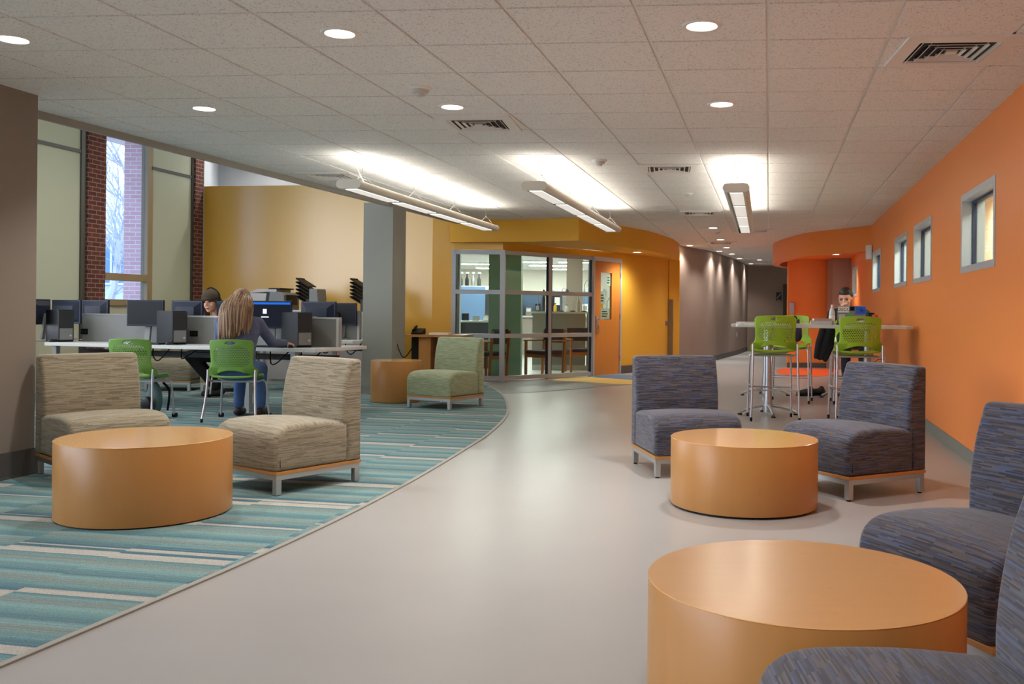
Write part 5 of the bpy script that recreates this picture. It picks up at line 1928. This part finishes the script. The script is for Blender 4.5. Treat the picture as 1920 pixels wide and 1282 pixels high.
def strands(bm, roots, tips, k, r0, bulge, seed, mid=None):
    rnd = random.Random(seed)
    for i in range(k):
        t = i / (k - 1)
        a = roots(t, rnd); b = tips(t, rnd)
        m_ = (a + b) / 2 + bulge(t, rnd)
        pts = spline([a, a.lerp(m_, .5) + bulge(t, rnd) * .35, m_, m_.lerp(b, .55), b], 4)
        n = len(pts)
        tube(bm, pts, [r0 * (1.0 - .72 * (j / (n - 1)) ** 2) for j in range(n)], 6)

V = Vector
# ---------------- fair haired woman, back turned, right hand on the mouse
c1 = V((-3.72, 9.97, 0)); th1 = R(2)
w1 = thing('person', 'woman with long fair hair and slate blue sweater, back turned, hand on a mouse', 'person', c1, th1)
inv = Matrix.Rotation(-th1, 3, 'Z')
mh = inv @ (V(MH) - c1)
HC1 = V((-.005, .15, 1.275))
sh1 = {1: V((.175, .11, 1.035)), -1: V((-.215, .10, 1.045))}
el1 = {1: V((.285, .25, .82)), -1: V((-.275, .22, .80))}
wr1 = {1: V((mh.x - .03, mh.y - .125, DZ + .060)), -1: V((-.22, .46, .80))}
bm = NB()
P1, m1 = head(bm, HC1, (.12, 1, -.12), (0, .05, 1))
chain(bm, [V((-.04, .10, 1.20)), V((-.025, .08, 1.06))], [.050, .056])
chain(bm, [V((-.02, .07, 1.00)), V((-.015, .03, .80)), V((0, -.02, .58))], [.105, .10, .115])
chain(bm, [sh1[-1], sh1[1]], [.055, .055])
for q in (-1, 1):
    chain(bm, [sh1[q], el1[q], wr1[q]], [.047, .036, .025])
    chain(bm, [V((q * .09 - .01, .0, .545)), V((q * .11, .43, .525)), V((q * .12, .40, .10))], [.082, .055, .034])
    chain(bm, [V((q * .12, .38, .07)), V((q * .125, .54, .040))], [.034, .026])
hand(bm, wr1[1], (V((mh.x, mh.y + .03, DZ + .035)) - wr1[1]), (0, 0, -1), .55, 1.0, -1)
hand(bm, wr1[-1], (.2, 1, -.1), (0, 0, -1), .4, 1.0, 1)
b1 = blob('body', bm, M['skin'], w1, .0065, 3)
face_parts(P1, m1, b1)
bm = NB()
chain(bm, [V((-.025, .085, 1.085)), V((-.02, .07, 1.0)), V((-.01, .03, .80)), V((0, -.02, .60))], [.062, .128, .122, .142])
for z_, w_, b_ in ((1.0, .13, .08), (.93, .12, .065), (.86, .105, .05), (.79, .095, .035), (.72, .095, .02), (.65, .10, .0)):
    chain(bm, [V((-w_ - .02, b_, z_)), V((w_ - .02, b_, z_))], [.105, .105])
chain(bm, [sh1[-1], V((-.02, .08, 1.06)), sh1[1]], [.070, .070, .070])
for q in (-1, 1):
    chain(bm, [sh1[q], el1[q], wr1[q].lerp(el1[q], .08)], [.066, .054, .040])
blob('sweater', bm, M['sweater'], w1, .011, 5)
bm = NB()
chain(bm, [V((-.10, -.03, .55)), V((.10, -.03, .55))], [.125, .125])
for q in (-1, 1):
    chain(bm, [V((q * .09 - .01, -.02, .555)), V((q * .11, .43, .53)), V((q * .12, .40, .13))], [.108, .074, .056])
blob('jeans', bm, M['jeans'], w1, .012, 5)
for q in (-1, 1):
    bm = NB(); chain(bm, [V((q * .12, .37, .055)), V((q * .125, .56, .042))], [.048, .040])
    for v in bm.verts: v.co.z = max(v.co.z, .008)
    blob('shoe', bm, M['shoe'], w1, .010, 3)
# hair: a cap over the skull plus many tapered locks to mid back
bm = NB()
ball(bm, HC1 + V((-.004, -.018, .038)), .1, (.93, 1.06, 1.02), 24)
ball(bm, HC1 + V((-.012, -.055, -.05)), .1, (.92, .72, 1.15), 20)
chain(bm, [HC1 + V((-.01, -.065, -.03)), HC1 + V((-.03, -.155, -.17)), HC1 + V((-.045, -.205, -.35))], [.085, .09, .065])
chain(bm, [HC1 + V((-.06, -.05, -.02)), HC1 + V((-.11, -.13, -.18)), HC1 + V((-.12, -.185, -.33))], [.05, .06, .045])
chain(bm, [HC1 + V((.05, -.05, -.02)), HC1 + V((.08, -.11, -.16)), HC1 + V((.08, -.165, -.29))], [.05, .052, .035])
hr = blob('hair', bm, M['hair_fair'], w1, .010, 5)
bm = NB()
def root1(t, rnd):
    a = PI * (-.10 + 1.20 * t)
    return HC1 + V((-.080 * math.cos(a), -.035 - .070 * math.sin(a), .095 - .05 * abs(math.cos(a)) + rnd.uniform(-.03, .012)))
def tip1(t, rnd):
    return HC1 + V((-.185 + .345 * t, -.245 + .05 * (2 * t - 1) ** 2 - rnd.uniform(0, .025), -.415 + .09 * t + rnd.uniform(-.02, .05)))
strands(bm, root1, tip1, 64, .0145, lambda t, r: V(((t - .5) * .10, -.075, .05)), 4)
obj('lock', bm, M['hair_fair'], hr, smooth=60)

# ---------------- woman in a knitted hat, beyond the divider
c2 = V((-4.82, 12.66, 0)); th2 = R(100)
w2 = thing('person', 'woman in a brown knitted hat and black trousers looking down behind the grey divider', 'person', c2, th2)
HC2 = V((-.06, .25, 1.275))
F2 = (-.97, .35, -.15)
bm = NB()
P2, m2 = head(bm, HC2, F2, (0, .1, 1), 1.2)
chain(bm, [HC2 + V((.02, -.04, -.08)), V((.0, .16, 1.02))], [.05, .056])
chain(bm, [V((.04, .13, .98)), V((.0, .05, .78)), V((0, 0, .57))], [.10, .10, .115])
sh2 = {1: V((.22, .17, .99)), -1: V((-.15, .12, .99))}
for q in (-1, 1):
    chain(bm, [sh2[q], V((q * .22 + .06, .30, .80)), V((q * .14 + .08, .46, .80))], [.047, .036, .025])
    chain(bm, [V((q * .09, 0, .545)), V((q * .11, .50, .555)), V((q * .09, .18, .11))], [.082, .055, .034])
    hand(bm, V((q * .14 + .08, .46, .80)), (0, 1, -.15), (0, 0, -1), .5, 1.0, -q)
b2 = blob('body', bm, M['skin'], w2, .0065, 3)
face_parts(P2, m2, b2, 1.2)
bm = NB()
chain(bm, [V((.06, .15, 1.03)), V((.04, .13, .98)), V((0, .05, .78)), V((0, 0, .60))], [.066, .125, .12, .14])
for q in (-1, 1):
    chain(bm, [V((.04, .14, 1.0)), sh2[q], V((q * .22 + .06, .30, .80)), V((q * .14 + .08, .44, .80))], [.07, .068, .054, .042])
blob('jacket', bm, M['blackcloth'], w2, .011, 5)
bm = NB()
chain(bm, [V((-.10, -.02, .55)), V((.10, -.02, .55))], [.125, .125])
for q in (-1, 1):
    chain(bm, [V((q * .09, 0, .555)), V((q * .11, .50, .555)), V((q * .09, .18, .13))], [.108, .076, .054])
blob('trousers', bm, M['blackcloth'], w2, .012, 5)
for q in (-1, 1):
    bm = NB(); chain(bm, [V((q * .09, .13, .06)), V((q * .09, .32, .045))], [.048, .040])
    for v in bm.verts: v.co.z = max(v.co.z, .008)
    blob('shoe', bm, M['shoe'], w2, .010, 3)
bm = NB()
rr2, ff2, uu2 = m2.col[0].to_3d(), m2.col[1].to_3d(), m2.col[2].to_3d()
ball(bm, P2(0, -.016, .055), .130, (.90, 1.02, .84), 24, m2)
ball(bm, P2(0, -.012, .048), .132, (.90, 1.03, .26), 24, m2)
hat = obj('knitted_hat', bm, M['knit'], w2, smooth=80)
bm = NB()
tube(bm, spline([P2(-.10, -.02, .0), P2(-.085, -.03, .10), P2(0, -.035, .158), P2(.085, -.03, .10), P2(.10, -.02, .0)], 6), .010, 8)
obj('headphone_band', bm, M['black'], hat, smooth=60)
for q in (-1, 1):
    bm = NB(); ball(bm, P2(q * .098, -.015, -.01), .034, (.55, 1, 1.15), 16, m2); obj('headphone_cup', bm, M['black'], hat, smooth=60)
bm = NB()
for q in (-1, 1):
    for k in range(9):
        a = P2(q * .078, .025 - .012 * k, .02)
        tube(bm, spline([a, P2(q * .092, .02 - .014 * k, -.06), P2(q * (.085 + .004 * k), .02 - .016 * k, -.15), P2(q * (.07 + .006 * k), .03 - .018 * k, -.25)], 4), [.014 * (1 - .5 * (j / 12) ** 2) for j in range(13)], 6)
obj('hair', bm, M['hair_brown'], w2, smooth=60)
tb = thing('tote_bag', 'pale canvas bag lying across the lap of the woman in the knitted hat', 'bag', c2 + Matrix.Rotation(th2, 3, 'Z') @ V((.02, .30, .625)), th2)
bm = NB(); bmesh.ops.create_cube(bm, size=1)
for v in bm.verts: v.co = V((v.co.x * .40, v.co.y * .55, v.co.z * .12 + .03 + (.04 if v.co.y > 0 else 0)))
o = obj('body', bm, M['canvas'], tb, smooth=80); md = o.modifiers.new('soft', 'SUBSURF'); md.levels = md.render_levels = 3
bm = NB(); tube(bm, spline([(-.1, .2, .08), (-.05, .30, .06), (.05, .30, .06), (.1, .2, .08)], 6), .012, 6); obj('handle', bm, M['canvas'], tb)

# ---------------- woman at the laptop on the high table
c3 = V((3.58, 12.55, 0)); th3 = R(AT + 180)
w3 = thing('person', 'woman with dark tied back hair in a black top bent over the stickered laptop', 'person', c3, th3)
HC3 = V((.14, .58, 1.395))
F3 = (.28, 1, -.30)
bm = NB()
P3, m3 = head(bm, HC3, F3, (.10, .3, 1), 1.08)
chain(bm, [HC3 + V((0, -.05, -.07)), V((.10, .46, 1.24))], [.05, .055])
chain(bm, [V((.08, .42, 1.20)), V((.04, .22, 1.02)), V((0, .02, .87))], [.105, .105, .118])
sh3 = {1: V((.29, .46, 1.20)), -1: V((-.12, .46, 1.20))}
el3 = {1: V((.33, .62, 1.105)), -1: V((-.18, .68, 1.105))}
wr3 = {1: V((.215, .70, 1.225)), -1: V((-.02, .86, 1.105))}
for q in (-1, 1):
    chain(bm, [sh3[q], el3[q], wr3[q]], [.047, .036, .025])
    chain(bm, [V((q * .09, .0, .85)), V((q * .11, .44, .83)), V((q * .11, .26, .42))], [.082, .055, .034])
    chain(bm, [V((q * .11, .24, .41)), V((q * .115, .40, .385))], [.034, .026])
hand(bm, wr3[1], (-.35, .0, 1), (-1, -.3, 0), .9, 1.0, 1)
hand(bm, wr3[-1], (.3, 1, .1), (0, 0, -1), .5, 1.0, 1)
b3 = blob('body', bm, M['skin'], w3, .0065, 3)
face_parts(P3, m3, b3, 1.08)
bm = NB()
chain(bm, [V((.08, .42, 1.19)), V((.04, .22, 1.02)), V((0, .02, .90))], [.125, .125, .14])
for q in (-1, 1):
    chain(bm, [V((.085, .44, 1.21)), sh3[q], el3[q], wr3[q].lerp(el3[q], .25)], [.072, .068, .054, .042])
blob('top', bm, M['blackcloth'], w3, .011, 5)
bm = NB()
chain(bm, [V((-.10, -.0, .875)), V((.10, -.0, .875))], [.115, .115])
for q in (-1, 1):
    chain(bm, [V((q * .09, .0, .87)), V((q * .11, .44, .84)), V((q * .11, .26, .44))], [.105, .074, .054])
blob('trousers', bm, M['greycloth'], w3, .012, 5)
for q in (-1, 1):
    bm = NB(); chain(bm, [V((q * .11, .22, .405)), V((q * .115, .41, .39))], [.048, .040])
    blob('shoe', bm, M['shoe'], w3, .010, 3)
bm = NB()
ball(bm, P3(0, -.030, .045), .104, (.88, 1.0, .92), 24, m3)
ball(bm, P3(0, .006, .078), .084, (.88, .92, .62), 20, m3)
ball(bm, P3(0, -.13, .0), .040, (1, 1, 1), 16, m3)
chain(bm, [P3(.0, -.13, -.01), P3(.06, -.14, -.09), P3(.085, -.10, -.19)], [.036, .030, .014])
blob('hair', bm, M['hair_black'], w3, .008, 3)

jk = thing('jacket', 'black jacket hanging beside the woman at the high table', 'jacket', tuple(at(1545, 620, 12.30)), R(AT))
bm = NB()
chain(bm, [V((0.06, 0, .03)), V((0.02, 0, -.12)), V((-.05, 0, -.34))], [.07, .075, .05])
chain(bm, [V((0.10, .02, .0)), V((0.08, .02, -.2)), V((.02, .02, -.38))], [.05, .05, .035])
blob('body', bm, M['blackcloth'], jk, .011, 5)
bm = NB(); chain(bm, [V((-.02, -.05, .03)), V((-.07, -.05, -.16)), V((-.10, -.04, -.34))], [.04, .042, .034]); blob('sleeve', bm, M['blackcloth'], jk, .010, 4)
for k, (u, v) in enumerate(((1511, 742), (1531, 741))):
    p = atz(u, v, 0)
    t = thing('sneaker', ('dark sneaker on the floor under the high table, toe toward the walkway', 'dark sneaker on the floor under the high table, partly behind a stool leg')[k], 'shoe', p, R(100 - 20 * k))
    bm = NB(); chain(bm, [V((0, -.08, .055)), V((0, .0, .055)), V((0, .11, .04))], [.05, .05, .038]); chain(bm, [V((0, -.08, .06)), V((0, -.07, .10))], [.046, .042])
    for v_ in bm.verts: v_.co.z = max(v_.co.z, .018)
    blob('upper', bm, M['shoe'], t, .009, 3)
    bm = NB(); prism(bm, [(-.045, -.12), (.045, -.12), (.05, .05), (.035, .14), (-.03, .145), (-.048, .05)], 0, .022); obj('sole', bm, M['black'], t, bevel=.004)
